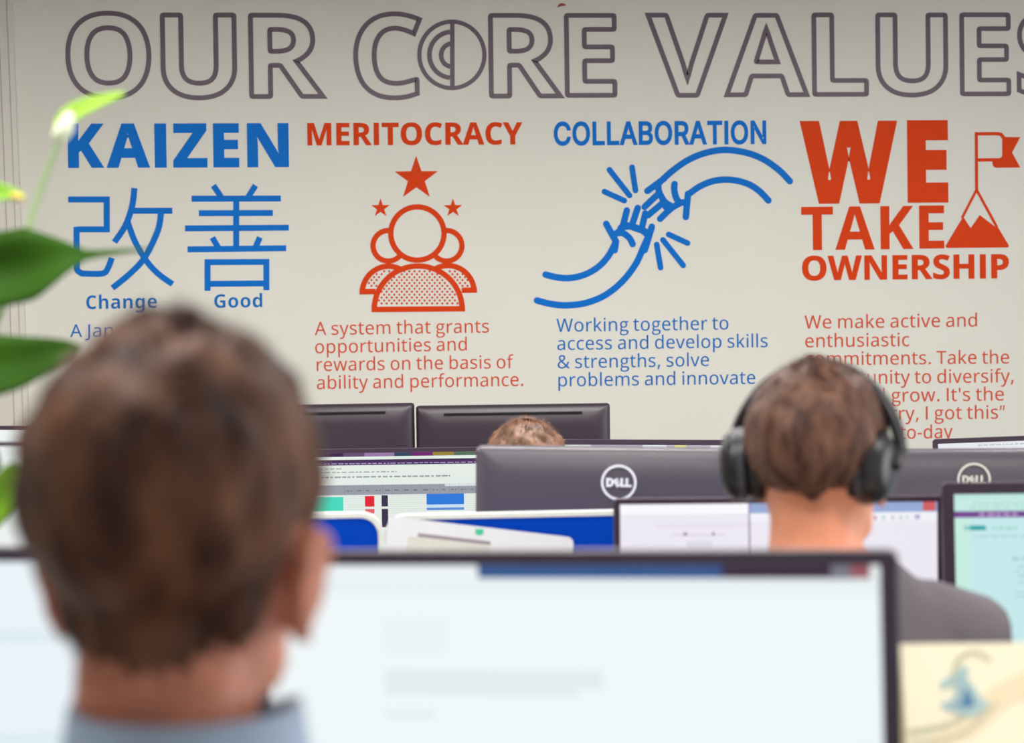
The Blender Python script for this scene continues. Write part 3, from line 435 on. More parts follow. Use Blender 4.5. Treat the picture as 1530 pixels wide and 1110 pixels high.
iB456|122 0 60 0 60 170 60 339 60 509 120 509 181 509 241 509 276 509 306 503 329 491 352 479 369 462 381 442 392 422 398 399 398 374 398 352 394 334 387 320 379 306 369 294 356 286 344 277 330 271 315 267 315 265 315 264 315 262 331 261 347 255 363 245 379 235 392 221 402 203 413 185 418 163 418 136 418 111 412 87 400 67 388 46 370 30 344 18 319 6 287 0 247 0 184 0|125 115 125 57 165 57 205 57 245 57 284 57 313 65 330 80 347 95 355 114 355 137 355 154 351 170 342 184 334 198 321 209 306 218 290 227 271 231 248 231 207 231 166 231 125 231 125 173|125 341 125 285 162 285 200 285 238 285 257 285 273 289 288 296 303 303 315 313 323 326 332 339 336 355 336 372 336 395 328 414 313 429 297 444 273 452 240 452 202 452 163 452 125 452 125 396
iC510|293 -7 267 -7 223 -7 184 4 150 25 116 46 89 76 70 115 50 154 40 201 40 254 40 308 50 354 70 393 89 432 116 462 150 484 184 505 223 516 267 516 293 516 317 512 340 504 363 497 384 486 402 471 420 457 436 439 448 418 460 398 468 374 473 348 451 348 430 348 408 348 404 366 398 381 389 395 381 408 370 419 357 428 345 438 331 444 315 449 300 454 284 456 267 456 236 456 208 448 184 432 159 417 139 394 125 364 111 334 103 297 103 254 103 211 111 175 125 145 140 115 159 92 184 76 209 61 236 53 267 53 284 53 300 55 315 60 331 65 345 71 357 81 370 90 381 101 389 114 398 128 404 143 408 160 430 160 451 160 473 160 469 135 460 111 448 91 436 70 421 52 402 38 384 23 363 12 341 5 318 -3
iI300|111 0 31 0 31 19 31 38 31 57 60 57 89 57 118 57 118 189 118 320 118 452 89 452 60 452 31 452 31 471 31 490 31 509 111 509 190 509 269 509 269 490 269 471 269 452 240 452 212 452 183 452 183 320 183 189 183 57 212 57 240 57 269 57 269 38 269 19 269 0 190 0
iL393|160 0 60 0 60 170 60 339 60 509 82 509 103 509 125 509 125 358 125 208 125 57 203 57 282 57 361 57 361 38 361 19 361 0 261 0
iN523|82 0 60 0 60 170 60 339 60 509 85 509 111 509 136 509 205 400 274 291 343 183 349 174 355 164 363 151 370 138 379 123 388 107 396 90 405 73 414 55 411 55 408 54 405 54 403 72 401 90 401 108 400 126 399 142 399 157 399 172 399 185 399 195 399 300 399 404 399 509 420 509 442 509 463 509 463 339 463 170 463 0 438 0 412 0 387 0 325 97 264 193 202 290 194 303 186 316 177 331 169 345 159 362 148 381 137 400 123 424 108 452 111 453 115 453 119 454 120 428 121 405 122 384 123 362 124 344 124 328 125 312 125 300 125 291 125 194 125 97 125 0 103 0
iO533|311 -7 267 -7 223 -7 184 4 150 25 116 46 90 76 70 115 50 154 40 201 40 254 40 308 50 354 70 393 90 432 116 462 150 484 184 505 223 516 267 516 311 516 350 505 384 484 418 462 444 432 464 393 483 354 493 308 493 254 493 201 483 154 464 115 444 76 418 46 384 25 350 4|236 53 267 53 297 53 325 61 349 76 374 91 394 114 408 144 423 174 430 211 430 254 430 298 423 335 408 365 394 395 374 417 349 433 325 448 297 456 267 456 236 456 209 448 184 433 159 417 140 394 125 364 111 334 103 297 103 254 103 211 111 174 125 144 140 114 159 92 184 76 209 61
iR449|82 0 60 0 60 170 60 339 60 509 119 509 177 509 236 509 275 509 307 502 333 489 359 475 378 457 390 433 403 410 409 382 409 352 409 321 403 295 390 271 378 248 359 230 333 217 307 204 275 198 236 198 189 198 143 198 96 198 96 217 96 236 96 255 142 255 188 255 234 255 260 255 281 259 298 267 314 275 326 286 334 300 341 315 345 332 345 352 345 372 341 390 334 405 326 420 314 431 298 440 281 448 259 452 233 452 197 452 161 452 125 452 125 301 125 151 125 0 103 0|378 0 353 0 312 76 271 153 230 229 254 229 279 229 303 229 344 153 386 76 428 0 403 0
iT448|85 452 32 452 32 471 32 490 32 509 160 509 288 509 417 509 417 490 417 471 417 452 363 452 310 452 257 452 257 301 257 151 257 0 235 0 214 0 193 0 193 151 193 301 193 452 139 452"""
FONT = {}
for ln in GLYPHS.split('\n'):
    parts = ln[2:].split('|') if ln[2] != '|' else ln[2:].split('|')
    FONT[(ln[0], ln[1])] = (int(parts[0]), [list(map(int, s.split())) for s in parts[1:]])
CAPH = {'r': 480.0, 'b': 480.0, 'i': 509.0}
def glyph(font, ch, n=5, bold=0.0):
    """Outline loops of one letter in font units."""
    if ch == 'I':                           # plain bar without serifs
        w, ch_top = {'r': (62, 480), 'b': (104, 480), 'i': (66, 509)}[font]
        loops = [[Vector((60, 0)), Vector((60, ch_top)), Vector((60 + w, ch_top)), Vector((60 + w, 0))]]
        adv = 120 + w
    elif ch == '”':                                  # two leaning strokes
        bar = [Vector((30, 300)), Vector((52, 480)), Vector((104, 480)), Vector((64, 300))]
        loops = [bar, [p + Vector((110, 0)) for p in bar]]; adv = 240
    else:
        adv, raw = FONT[(font, ch)]
        loops = []
        for s in raw:
            kn = [s[i:i + 6] for i in range(0, len(s), 6)]
            lp = []
            for i, a in enumerate(kn):
                b = kn[(i + 1) % len(kn)]
                p0, p1, p2, p3 = Vector(a[2:4]), Vector(a[4:6]), Vector(b[0:2]), Vector(b[2:4])
                ch_ = (p3 - p0)
                straight = ch_.length < 1e-6 or all(abs(ch_.x * (q - p0).y - ch_.y * (q - p0).x) < 1.5 * ch_.length for q in (p1, p2))
                m = 1 if straight else n
                for k in range(m):
                    t = k / m
                    lp.append(p0 * (1 - t) ** 3 + p1 * 3 * t * (1 - t) ** 2 + p2 * 3 * t * t * (1 - t) + p3 * t ** 3)
            cl = []
            for p in lp:
                if not cl or (p - cl[-1]).length > 0.5: cl.append(p)
            if len(cl) > 2 and (cl[0] - cl[-1]).length < 0.5: cl.pop()
            loops.append(cl)
    if font == 'i' and ch == 'R':                    # the bowl is drawn as one looping stroke: cut it into outline and counter
        l = loops[0]
        k = next(i for i, p in enumerate(l) if abs(p.x - 96) < 1 and abs(p.y - 198) < 1)
        e = next(i for i, p in enumerate(l) if abs(p.x - 125) < 1 and abs(p.y - 452) < 1)
        loops = [l[:k] + [Vector((125, 198)), Vector((125, 0))], [Vector((125, 255))] + l[k + 2:e + 1], loops[1]]
    if bold:
        thin = []
        for l in loops:
            o = []
            for p in l:
                if not o or (p - o[-1]).length > abs(bold) * 0.8: o.append(p)
            if len(o) > 3 and (o[0] - o[-1]).length < abs(bold) * 0.8: o.pop()
            thin.append(o)
        loops = thin
        sa = lambda l: sum(l[i - 1].x * l[i].y - l[i].x * l[i - 1].y for i in range(len(l)))
        big = max(loops, key=lambda l: abs(sa(l)))
        sg = 1.0 if sa(big) < 0 else -1.0       # left-hand normal points out when the outer loop runs clockwise
        res = []
        for l in loops:
            n_ = len(l); o = []
            for i in range(n_):
                d1 = (l[i] - l[i - 1]).normalized(); d2 = (l[(i + 1) % n_] - l[i]).normalized()
                n1, n2 = Vector((-d1.y, d1.x)), Vector((-d2.y, d2.x))
                m = n1 + n2; m = n1 if m.length < 1e-6 else m.normalized()
                o.append(l[i] + m * (sg * bold * min(1 / max(m.dot(n1), 0.3), 2.0)))
            res.append(o)
        loops = res
    return adv, loops
def ext(loops, k):
    v = [p[k] for l in loops for p in l]
    return min(v), max(v)
VT = 0.0012                                      # vinyl thickness
def letter_fit(name, font, ch, x0, x1, yt, yb, m, parent, bold=0.0, outline=0.0, n=6, yface=WALL_Y):
    """One letter filling the given box of the wall."""
    _, loops = glyph(font, ch, n, bold)
    (u0, u1), (v0, v1) = ext(loops, 0), ext(loops, 1)
    xm, ym = (x0 + x1) / 2, (yt + yb) / 2
    a = wxz(x0, ym); b = wxz(x1, ym); t = wxz(xm, yt); o = wxz(xm, yb)
    lf = lambda p: Vector((a.x + (p.x - u0) / (u1 - u0) * (b.x - a.x), o.y + (p.y - v0) / (v1 - v0) * (t.y - o.y)))
    L = [[lf(p) for p in l] for l in loops]
    bm = bmesh.new()
    if outline:
        for l in L:
            rl, n_ = [], len(l)
            for i in range(n_):                          # ease the corners of the outline
                a_, b_, c_ = l[i - 1], l[i], l[(i + 1) % n_]
                d1, d2 = b_ - a_, c_ - b_
                if 0.4 < d1.angle(d2, 0) < 1.9 and min(d1.length, d2.length) > outline:
                    rl += [b_ - d1.normalized() * outline * .3, b_ - d1.normalized() * outline * .08 + d2.normalized() * outline * .08, b_ + d2.normalized() * outline * .3]
                else: rl.append(b_)
            l = rl
            ribbon(bm, l, outline, yface - VT, yface - 0.0001, closed=True)
    else:
        slab(bm, L, yface - VT, yface - 0.0001)
    return obj(name, bm, m, parent)
def groups_of(loops):
    """Overlapping outer loops of a letter, each with its own holes."""
    sa = lambda l: sum(l[i - 1].x * l[i].y - l[i].x * l[i - 1].y for i in range(len(l)))
    big = max((sa(l) for l in loops), key=abs)
    outs = [l for l in loops if sa(l) * big > 0]; holes = [l for l in loops if sa(l) * big <= 0]
    def has(o, h):
        c = sum(h, Vector((0, 0))) / len(h)
        return min(p.x for p in o) < c.x < max(p.x for p in o) and min(p.y for p in o) < c.y < max(p.y for p in o)
    return [[o] + [h for h in holes if has(o, h)] for o in outs]
def text_line(name, font, s, pl, pr, cap, m, parent, bold=0.0, letters=False, n=4, space=150, track=0.0):
    """A line of text whose ink runs from pl to pr (left and right ends of the baseline)."""
    pen, items, which, word = 0.0, [], [], 0
    for ch in s:
        if ch == ' ': pen += space; word += 1; continue
        adv, loops = glyph(font, ch, n, bold)
        which.append(word); items.append([[p + Vector((pen, 0)) for p in l] for l in loops]); pen += adv + track
    u0 = min(ext(i, 0)[0] for i in items); u1 = max(ext(i, 0)[1] for i in items)
    A, B = wxz(*pl), wxz(*pr)
    top = wxz(pl[0], pl[1] - cap)
    su = (B - A) / (u1 - u0); sv = (top.y - A.y) / CAPH[font]
    f = lambda p: A + su * (p.x - u0) + Vector((0, sv * p.y))
    if letters:
        for it in items:
            bm = bmesh.new()
            for k, g_ in enumerate(groups_of(it) if font == 'i' else [it]):
                slab(bm, [[f(p) for p in l] for l in g_], WALL_Y - VT - 0.00015 * k, WALL_Y - 0.0001)
            obj('letter', bm, m, parent)
        return
    line = bpy.data.objects.new(name, None); COL.objects.link(line)
    line.empty_display_size = 0.02; line.parent = parent
    for k in range(word + 1):
        bm = bmesh.new()
        for it, w_ in zip(items, which):
            if w_ == k: slab(bm, [[f(p) for p in l] for l in it], WALL_Y - VT, WALL_Y - 0.0001)
        obj('word', bm, m, line)
    return line
def on_wall(name, px, py, label, cat):
    p = wxz(px, py)
    t = thing(name, (p.x, WALL_Y, p.y), label, cat)
    t['kind'] = 'thing'
    return t
def settle(t):
    """Children were drawn in world space: keep them there under their root."""
    inv = t.matrix_basis.inverted()
    for c in t.children:
        c.matrix_parent_inverse = inv
PXW = (wxz(800, 300) - wxz(799, 300)).length       # one photo pixel on the wall

# title
t = on_wall('title_lettering', 765, 82, 'huge plum-grey outlined capital lettering across the top of the wall', 'lettering')
hw = 3.5
for ch, x0, x1, yt, yb in (('O', 98, 226, 16.3, 149.7), ('U', 240, 354, 19, 149.7), ('R', 371.6, 485.3, 19.3, 147.7), ('C', 528, 631, 17.3, 149.7),
                           ('R', 730, 840, 19.6, 147), ('E', 843.4, 921.8, 19.6, 146), ('V', 965.6, 1088, 19.2, 146), ('A', 1082, 1208.4, 19.5, 145.1),
                           ('L', 1213, 1297.8, 18.8, 144.6), ('U', 1308.3, 1416.5, 18.8, 145.6), ('E', 1433.8, 1510.4, 18.6, 143.8), ('S', 1518.8, 1603, 15.5, 145.5)):
    letter_fit('letter', 'b', ch, x0 + hw, x1 - hw, yt + hw, yb - hw, M['plum'], t, outline=7.1 * PXW, n=9)
bm = bmesh.new()
c0 = wxz(675.2, 82)
def arc(cx, cy, rx, ry, a0, a1, n=40):
    return [wxz(cx + rx * math.cos(R(a0 + (a1 - a0) * k / n)), cy - ry * math.sin(R(a0 + (a1 - a0) * k / n))) for k in range(n + 1)]
Y0, Y1 = WALL_Y - VT, WALL_Y - 0.0001
ribbon(bm, arc(675.2, 82, 48.6, 49.6, 0, 360, 64)[:-1], 6.2 * PXW, Y0, Y1, closed=True)
ribbon(bm, arc(675.2, 82, 33.5, 34.3, 95, 265), 6.8 * PXW, Y0, Y1, rnd=False)
ribbon(bm, arc(675.2, 82.5, 16, 17.2, 98, 262), 6.8 * PXW, Y0, Y1, rnd=False)
ribbon(bm, [wxz(675.8, 32), wxz(676, 132)], 6.4 * PXW, Y0, Y1, rnd=False)
obj('letter', bm, M['plum'], t)['label'] = 'round letter O half filled with nested arcs'
settle(t)

# headings
t = on_wall('heading_lettering', 266, 217, 'bold blue KAIZEN heading in heavy capitals', 'lettering')
for ch, x0, x1, yt, yb in (('K', 101.3, 155.4, 184.6, 250.9), ('A', 158.8, 223.9, 184.5, 250.7), ('I', 231, 248.6, 184.5, 250.6), ('Z', 258.6, 309.6, 184.4, 250.4), ('E', 318.6, 357.2, 184.3, 250.1), ('N', 369.3, 431.4, 184.1, 249.8)):
    letter_fit('letter', 'b', ch, x0, x1, yt, yb, M['blue'], t, bold=13)
settle(t)
t = on_wall('heading_lettering', 620, 200, 'orange MERITOCRACY heading in bold capitals', 'lettering')
text_line('letter', 'b', 'MERITOCRACY', (459.4, 217), (781, 215.4), 32.6, M['orange'], t, bold=6, letters=True); settle(t)
t = on_wall('heading_lettering', 986, 200, 'blue COLLABORATION heading in narrow capitals', 'lettering')
text_line('letter', 'i', 'COLLABORATION', (827.6, 216.2), (1145, 213.9), 32.8, M['blue'], t, bold=22, letters=True, track=14); settle(t)
t = on_wall('slogan_lettering', 1310, 300, 'orange three-line WE TAKE OWNERSHIP slogan in capitals of stepped sizes', 'lettering')
for ch, x0, x1, yt, yb in (('W', 1195.4, 1341, 180.6, 304.2), ('E', 1355.6, 1416.4, 179.5, 302.8)):
    letter_fit('letter', 'b', ch, x0, x1, yt, yb, M['orange'], t, bold=18 if ch == 'W' else 22)
for ch, x0, x1, yt, yb in (('T', 1197.4, 1244.6, 308.9, 373.7), ('A', 1247.8, 1306.6, 308.4, 373), ('K', 1315.6, 1364.6, 307.8, 372.2), ('E', 1373.4, 1410.6, 307, 371.3)):
    letter_fit('letter', 'b', ch, x0, x1, yt, yb, M['orange'], t, bold=2)
text_line('letter', 'b', 'OWNERSHIP', (1198.5, 418.6), (1507.5, 415.3), 35.6, M['orange'], t, bold=7, letters=True); settle(t)
t = on_wall('caption_lettering', 181, 452, 'small blue word Change under the left Japanese character', 'lettering')
text_line('letter', 'b', 'Change', (129.2, 461.8), (234.4, 460.4), 20.4, M['navy'], t, letters=True, bold=-4, track=14); settle(t)
t = on_wall('caption_lettering', 356, 450, 'small blue word Good under the right Japanese character', 'lettering')
text_line('letter', 'b', 'Good', (320.5, 460), (392, 459), 20.2, M['navy'], t, letters=True, bold=-4, track=14); settle(t)

# paragraphs
t = on_wall('paragraph_lettering', 160, 495, 'blue small-print line starting A Jap, mostly hidden behind the blurred head', 'lettering')
text_line('text_line', 'r', 'A Jap', (104.8, 503.8), (170, 503), 19, M['navy'], t, track=10); settle(t)
t = on_wall('paragraph_lettering', 626, 535, 'coral four-line paragraph under the icon of three people', 'lettering')
for s, a, b in (('A system that grants', (470.4, 500.6), (730.6, 496.8)), ('opportunities and', (471, 527.8), (697.6, 523.5)), ('rewards on the basis of', (473.4, 554.4), (767.4, 550)), ('ability and performance.', (473.6, 581.4), (781.8, 576.4))):
    text_line('text_line', 'r', s, a, b, 19.6, M['coral'], t, track=10)
settle(t)
t = on_wall('paragraph_lettering', 990, 525, 'blue four-line paragraph under the clasping hands icon', 'lettering')
for s, a, b in (('Working together to', (831.6, 495.8), (1088.4, 492.2)), ('access and develop skills', (832.7, 523), (1146.8, 518.6)), ('& strengths, solve', (833.3, 550.4), (1059.4, 546.8)), ('problems and innovate', (834.4, 577.4), (1128.4, 573.4))):
    text_line('text_line', 'r', s, a, b, 19.6, M['navy'], t, track=10)
settle(t)
t = on_wall('paragraph_lettering', 1356, 570, 'coral seven-line paragraph below the slogan, part hidden by the man in headphones', 'lettering')
for s, a, b in (('We make active and', (1202.2, 491), (1459.8, 487.8)), ('enthusiastic', (1203.3, 519), (1358.6, 517)), ('commitments. Take the', (1204.4, 546), (1507.8, 543)),
                ('opportunity to diversify,', (1205, 574.5), (1514.4, 571)), ('and grow. It\'s the', (1274, 601), (1499.8, 598.2)), ('worry, I got this”', (1290, 628), (1501.5, 625.2)), ('to-day', (1344.5, 655.8), (1423.4, 654.2))):
    text_line('text_line', 'r', s, a, b, 19.8, M['coral'], t, track=10)
settle(t)

# Japanese characters
def strokes(bm, lst, w, sx=1 / 2.776, oy=240, rnd=False):
    for s in lst:
        ribbon(bm, [wxz(x * sx, oy + y * sx) for x, y in s], w * sx * PXW, Y0, Y1, rnd=rnd)
t = on_wall('character_lettering', 180, 357, 'blue thin-stroked Japanese character on the left, partly behind leaves', 'lettering')
bm = bmesh.new()
strokes(bm, [[(283, 161), (443, 161), (443, 285), (318, 285)], spline([(318, 275), (318, 420), (320, 452), (340, 468)], 6) + spline([(340, 468), (425, 468), (448, 445), (464, 403)], 6),
             spline([(558, 114), (548, 190), (520, 270), (475, 338)], 6), [(540, 208), (715, 208)], spline([(669, 208), (655, 290), (600, 402), (540, 468), (467, 528)], 6), spline([(529, 252), (560, 335), (605, 412), (655, 468), (716, 512)], 6)], 24)
obj('character', bm, M['blue'], t); settle(t)
t = on_wall('character_lettering', 355, 357, 'blue thin-stroked Japanese character on the right with stacked bars over a box', 'lettering')
bm = bmesh.new()
strokes(bm, [[(885, 103), (917, 150)], [(1060, 103), (1030, 150)], [(795, 158), (1165, 157)], [(825, 218), (1132, 217)], [(768, 281), (1198, 278)], [(980, 158), (980, 366)],
             [(881, 319), (905, 360)], [(1078, 318), (1060, 360)], [(778, 368), (1187, 363)], [(861, 540), (861, 421), (1105, 420), (1105, 537)], [(861, 511), (1105, 509)]], 24)
obj('character', bm, M['blue'], t); settle(t)

# icon of three people under stars
t = on_wall('people_icon', 624, 350, 'orange icon of three round-headed people under three stars', 'icon')
def star(cx, cy, r, rot=0.0):
    return [wxz(cx + (r if k % 2 == 0 else r * 0.39) * math.sin(R(36 * k + rot)), cy - (r if k % 2 == 0 else r * 0.39) * math.cos(R(36 * k + rot))) for k in range(10)]
for cx, cy, r in ((622, 266.6, 34), (568.6, 311, 14.6), (676.8, 311, 14.6)):
    bm = bmesh.new(); slab(bm, [star(cx, cy, r, -0.4)[::-1]], Y0, Y1); obj('star', bm, M['orange'], t)
bm = bmesh.new(); ribbon(bm, arc(623.7, 348.9, 39.8, 39.8, 0, 360, 64)[:-1], 8 * PXW, Y0, Y1, closed=True); obj('head_outline', bm, M['orange'], t)
for sx, cx in ((-1, 580.2), (1, 667.4)):
    aa = (80, 322) if sx < 0 else (100, -142)
    bm = bmesh.new(); ribbon(bm, arc(cx, 367.2, 22.8, 22.8, aa[0], aa[1], 48), 7.8 * PXW, Y0, Y1, rnd=False); obj('head_outline', bm, M['orange'], t)
def dome(cx, base, rx, ry, a0=0, a1=180, n=40): return arc(cx, base, rx, ry, a0, a1, n)
bo = []
bm = bmesh.new(); ribbon(bm, dome(624.9, 461.8, 65.6, 64.4), 8 * PXW, Y0, Y1, rnd=False)
ribbon(bm, [wxz(555.2, 462.4), wxz(694.8, 461.2)], 8 * PXW, Y0, Y1, rnd=False); bo.append(obj('body_outline', bm, M['orange'], t))
bm = bmesh.new(); ribbon(bm, dome(580.4, 438, 39.2, 40.2, 61, 180), 8 * PXW, Y0, Y1, rnd=False); ribbon(bm, [wxz(537.2, 435.8), wxz(561, 435.6)], 8 * PXW, Y0, Y1, rnd=False); bo.append(obj('body_outline', bm, M['orange'], t))
bm = bmesh.new(); ribbon(bm, dome(669.2, 436, 39.2, 39.2, 119, 0), 8 * PXW, Y0, Y1, rnd=False); ribbon(bm, [wxz(690, 433.6), wxz(712.6, 433.4)], 8 * PXW, Y0, Y1, rnd=False); bo.append(obj('body_outline', bm, M['orange'], t))
settle(t)
def dots(owner, inside):
    bm = bmesh.new()
    for j in range(40):
        for i in range(60):
            x = 540 + i * 7.55 + (3.77 if j % 2 else 0); y = 401 + j * 4.35
            if inside(x, y):
                slab(bm, [[wxz(x + 1.75 * math.cos(a), y + 1.75 * math.sin(a)) for a in [-2 * math.pi * k / 8 for k in range(8)]]], Y0, Y1)
    o = obj('halftone_dots', bm, M['coral'], owner); o['kind'] = 'stuff'
dots(bo[0], lambda x, y: ((x - 624.9) / 60) ** 2 + ((y - 460) / 59) ** 2 < 1 and y < 456)
dots(bo[1], lambda x, y: ((x - 580.4) / 34) ** 2 + ((y - 438) / 35) ** 2 < 1 and y < 431 and ((x - 624.9) / 71) ** 2 + ((y - 462) / 70) ** 2 > 1)
dots(bo[2], lambda x, y: ((x - 669.2) / 34) ** 2 + ((y - 436) / 35) ** 2 < 1 and y < 429 and ((x - 624.9) / 71) ** 2 + ((y - 462) / 70) ** 2 > 1)

# icon of two clasping hands
t = on_wall('hands_icon', 990, 340, 'blue icon of two arms clasping hands with rays around', 'icon')
def zz(lst, s, ox, oy): return [(ox + x / s, oy + y / s) for x, y in lst]
def hand_part(name, lst, w=9.7, s=3.469, ox=780, oy=160, smooth=True):
    bm = bmesh.new()
    for l in lst:
        q = zz(l, s, ox, oy)
        if smooth and len(q) > 2: q = [tuple(v) for v in spline(q, 8)]
        ribbon(bm, [wxz(*p) for p in q], w * PXW, Y0, Y1, rnd=True)
    return obj(name, bm, M['blue'], t)
hand_part('arm', [[(1388, 384), (1330, 325), (1250, 270), (1160, 236), (1050, 222), (950, 238), (860, 275), (780, 330), (715, 388)], [(1277, 484), (1230, 435), (1175, 400), (1110, 381), (1050, 376), (985, 385), (920, 412), (862, 452)]])
hand_part('arm', [[(122, 868), (180, 882), (245, 886), (320, 870), (390, 832), (445, 775), (486, 700)], [(78, 1002), (150, 1020), (230, 1027), (330, 1015), (430, 975), (520, 903), (590, 812), (632, 720), (655, 670)]])
S2, OX2, OY2 = 9.253, 895, 255
hand_part('hand', [[(900, 110), (670, 280)], [(820, 190), (830, 290), (900, 420), (980, 480)], [(830, 310), (630, 500)], [(900, 430), (680, 615)], [(860, 350), (920, 500)], [(1140, 440), (1000, 520), (845, 665)], [(1000, 520), (930, 470)],
                   [(1045, 185), (1040, 260), (1065, 370), (1110, 440)], [(1110, 440), (1210, 440)], [(1230, 320), (1200, 640)]], 9.7, S2, OX2, OY2, smooth=True)
hand_part('hand', [[(100, 735), (235, 980)], [(235, 980), (215, 1100)], [(385, 550), (320, 780), (250, 860)], [(535, 515), (460, 740)], [(640, 590), (590, 800)], [(300, 790), (450, 770), (600, 830), (680, 900)], [(730, 775), (660, 1010), (630, 1100)],
                   [(210, 875), (320, 860), (420, 930), (465, 1015)], [(340, 740), (520, 800), (640, 840)]], 9.7, S2, OX2, OY2, smooth=True)
for a, b in (((453, 325), (557, 458)), ((570, 312), (588, 432)), ((427, 438), (530, 485)), ((760, 660), (858, 705)), ((730, 688), (835, 820)), ((698, 712), (718, 832))):
    hand_part('ray_mark', [[a, b]], 8.4)
settle(t)

# icon of a flag on a mountain
t = on_wall('flag_icon', 1462, 285, 'orange icon of a flag planted on a mountain peak', 'icon')
S3, OX3, OY3 = 4.826, 1400, 160
q = lambda l: [wxz(*p) for p in zz(l, S3, OX3, OY3)]
bm = bmesh.new(); ribbon(bm, q([(283, 180), (285, 600)]), 22 / S3 * PXW, Y0, Y1, rnd=False); obj('pole', bm, M['orange'], t)
bm = bmesh.new()
ribbon(bm, q([(272, 193), (440, 192), (462, 198), (480, 222)]), 24 / S3 * PXW, Y0, Y1, rnd=False)
ribbon(bm, q([(294, 381), (450, 380)]), 24 / S3 * PXW, Y0, Y1, rnd=False)
slab(bm, [q([(470, 215), (600, 217), (541, 328), (600, 436), (425, 438), (408, 430), (400, 410), (400, 375), (450, 369), (466, 360), (470, 345)])[::-1]], Y0, Y1)
obj('flag', bm, M['orange'], t)
bm = bmesh.new()
slab(bm, [q([(60, 1003), (188, 790), (243, 873), (308, 778), (418, 862), (428, 848), (518, 998), (512, 1012), (72, 1016)])[::-1]], Y0, Y1)
ribbon(bm, q([(284, 598), (180, 800)]), 18 / S3 * PXW, Y0, Y1, rnd=False)
ribbon(bm, q([(286, 598), (430, 862)]), 18 / S3 * PXW, Y0, Y1, rnd=False)
obj('mountain', bm, M['orange'], t); settle(t)

# small red mark near the ceiling
t = on_wall('wall_mark', 838, 8, 'tiny dull red mark on the wall above the title', 'mark')
bm = bmesh.new(); slab(bm, [[wxz(*p) for p in ((832, 11), (835, 6.5), (839, 4.5), (845, 6.5), (845.5, 8.5), (840, 9), (836, 10))][::-1]], Y0, Y1); obj('smear', bm, M['red'], t); settle(t)

# ------------------------------------------------------------------ desks and dividers
DESK_Z = 0.72
def desk(x0, x1, y0, y1, label):
    t = thing('desk', ((x0 + x1) / 2, (y0 + y1) / 2, 0), label, 'desk', group='white office desks')
    w, d = x1 - x0, y1 - y0
    bm = bmesh.new(); box(bm, (-w / 2, -d / 2, DESK_Z - 0.028), (w / 2, d / 2, DESK_Z)); obj('desktop', bm, M['desk'], t, bevel=0.004)
    for sx in (-1, 1):
        bm = bmesh.new()
        x = sx * (w / 2 - 0.08)
        box(bm, (x - 0.025, -d / 2 + 0.06, 0.03), (x + 0.025, -d / 2 + 0.11, DESK_Z - 0.028)); box(bm, (x - 0.025, d / 2 - 0.11, 0.03), (x + 0.025, d / 2 - 0.06, DESK_Z - 0.028))
        box(bm, (x - 0.03, -d / 2 + 0.02, 0.0), (x + 0.03, d / 2 - 0.02, 0.03))
        obj('leg', bm, M['metal'], t)
    return t
desk(-1.45, 1.05, 1.36, 2.06, 'white desk nearest the camera carrying the large blurred monitors')
desk(-0.75, 1.95, 2.76, 3.345, 'white desk in front of the man in headphones')
desk(-1.2, 2.4, 3.40, 3.98, 'white desk behind the blue dividers carrying the logo-backed monitors')
desk(-1.6, 2.4, 4.86, 5.42, 'white desk carrying the spreadsheet monitor')
desk(-1.6, 1.3, 5.44, 6.02, 'white desk by the lettered wall carrying two black monitors')

DIV_Y = 3.37
def divider(px0, px1, pytop0, pytop1, label, round_l, round_r):
    a, b = aty(px0, pytop0, DIV_Y), aty(px1, pytop1, DIV_Y)
    w = b.x - a.x; top = (a.z + b.z) / 2; h = top - 0.5
    t = thing('desk_divider', ((a.x + b.x) / 2, DIV_Y, 0.5), label, 'divider', group='blue desk dividers')
    out = [p + Vector((0, h / 2)) for p in rounded_rect(w, h, 0.035, 8, (round_r, round_l, 0, 0))]
    inn = [p + Vector((0, h / 2)) for p in rounded_rect(w - 0.016, h - 0.016, 0.03, 8, (round_r, round_l, 0, 0))]
    bm = bmesh.new(); slab(bm, [out, inn], -0.014, 0.014); obj('edge_trim', bm, M['felt_trim'], t)
    bm = bmesh.new(); slab(bm, [inn], -0.012, 0.012); obj('panel', bm, M['felt'], t)
    return t
divider(140, 571.5, 772, 766.5, 'blue felt desk divider on the left beside the blurred head', 1, 1)
divider(575, 1330, 765.5, 757, 'blue felt desk divider on the right with a white sheet hung on it', 1, 1)

# paper hung on the divider
PY = DIV_Y - 0.0165
a, b = aty(581, 771, PY), aty(858, 803, PY)
ang = math.atan2(b.z - a.z, b.x - a.x); w = (b - a).length; h = 0.2
t = thing('paper_sheet', (a.x, PY, a.z), 'white printed sheet with rounded corners tilted against the blue divider', 'paper')
t.rotation_euler = (0, -ang, 0)
bm = bmesh.new(); slab(bm, [[p + Vector((w / 2, -h / 2)) for p in rounded_rect(w, h, 0.012, 5)]], -0.0015, 0.0); obj('sheet', bm, M['paper'], t)
k = w / 279.0
bm = bmesh.new(); slab(bm, [[Vector(p) * k for p in ((46, -20), (155, -20), (155, -25.5), (46, -25.5))][::-1]], -0.0019, -0.0015); obj('ruled_bar', bm, M['ink_grey'], t)
bm = bmesh.new(); slab(bm, [[Vector(p) * k for p in ((32, -26), (155, -26), (155, -90), (32, -90))][::-1]], -0.0018, -0.0015); obj('print_block', bm, M['ink_pale'], t)
bm = bmesh.new(); slab(bm, [[Vector(p) * k for p in ((130, -4), (142, -3), (143, -10), (138, -13), (131, -12))][::-1]], -0.0019, -0.0015); obj('green_mark', bm, M['ink_green'], t)

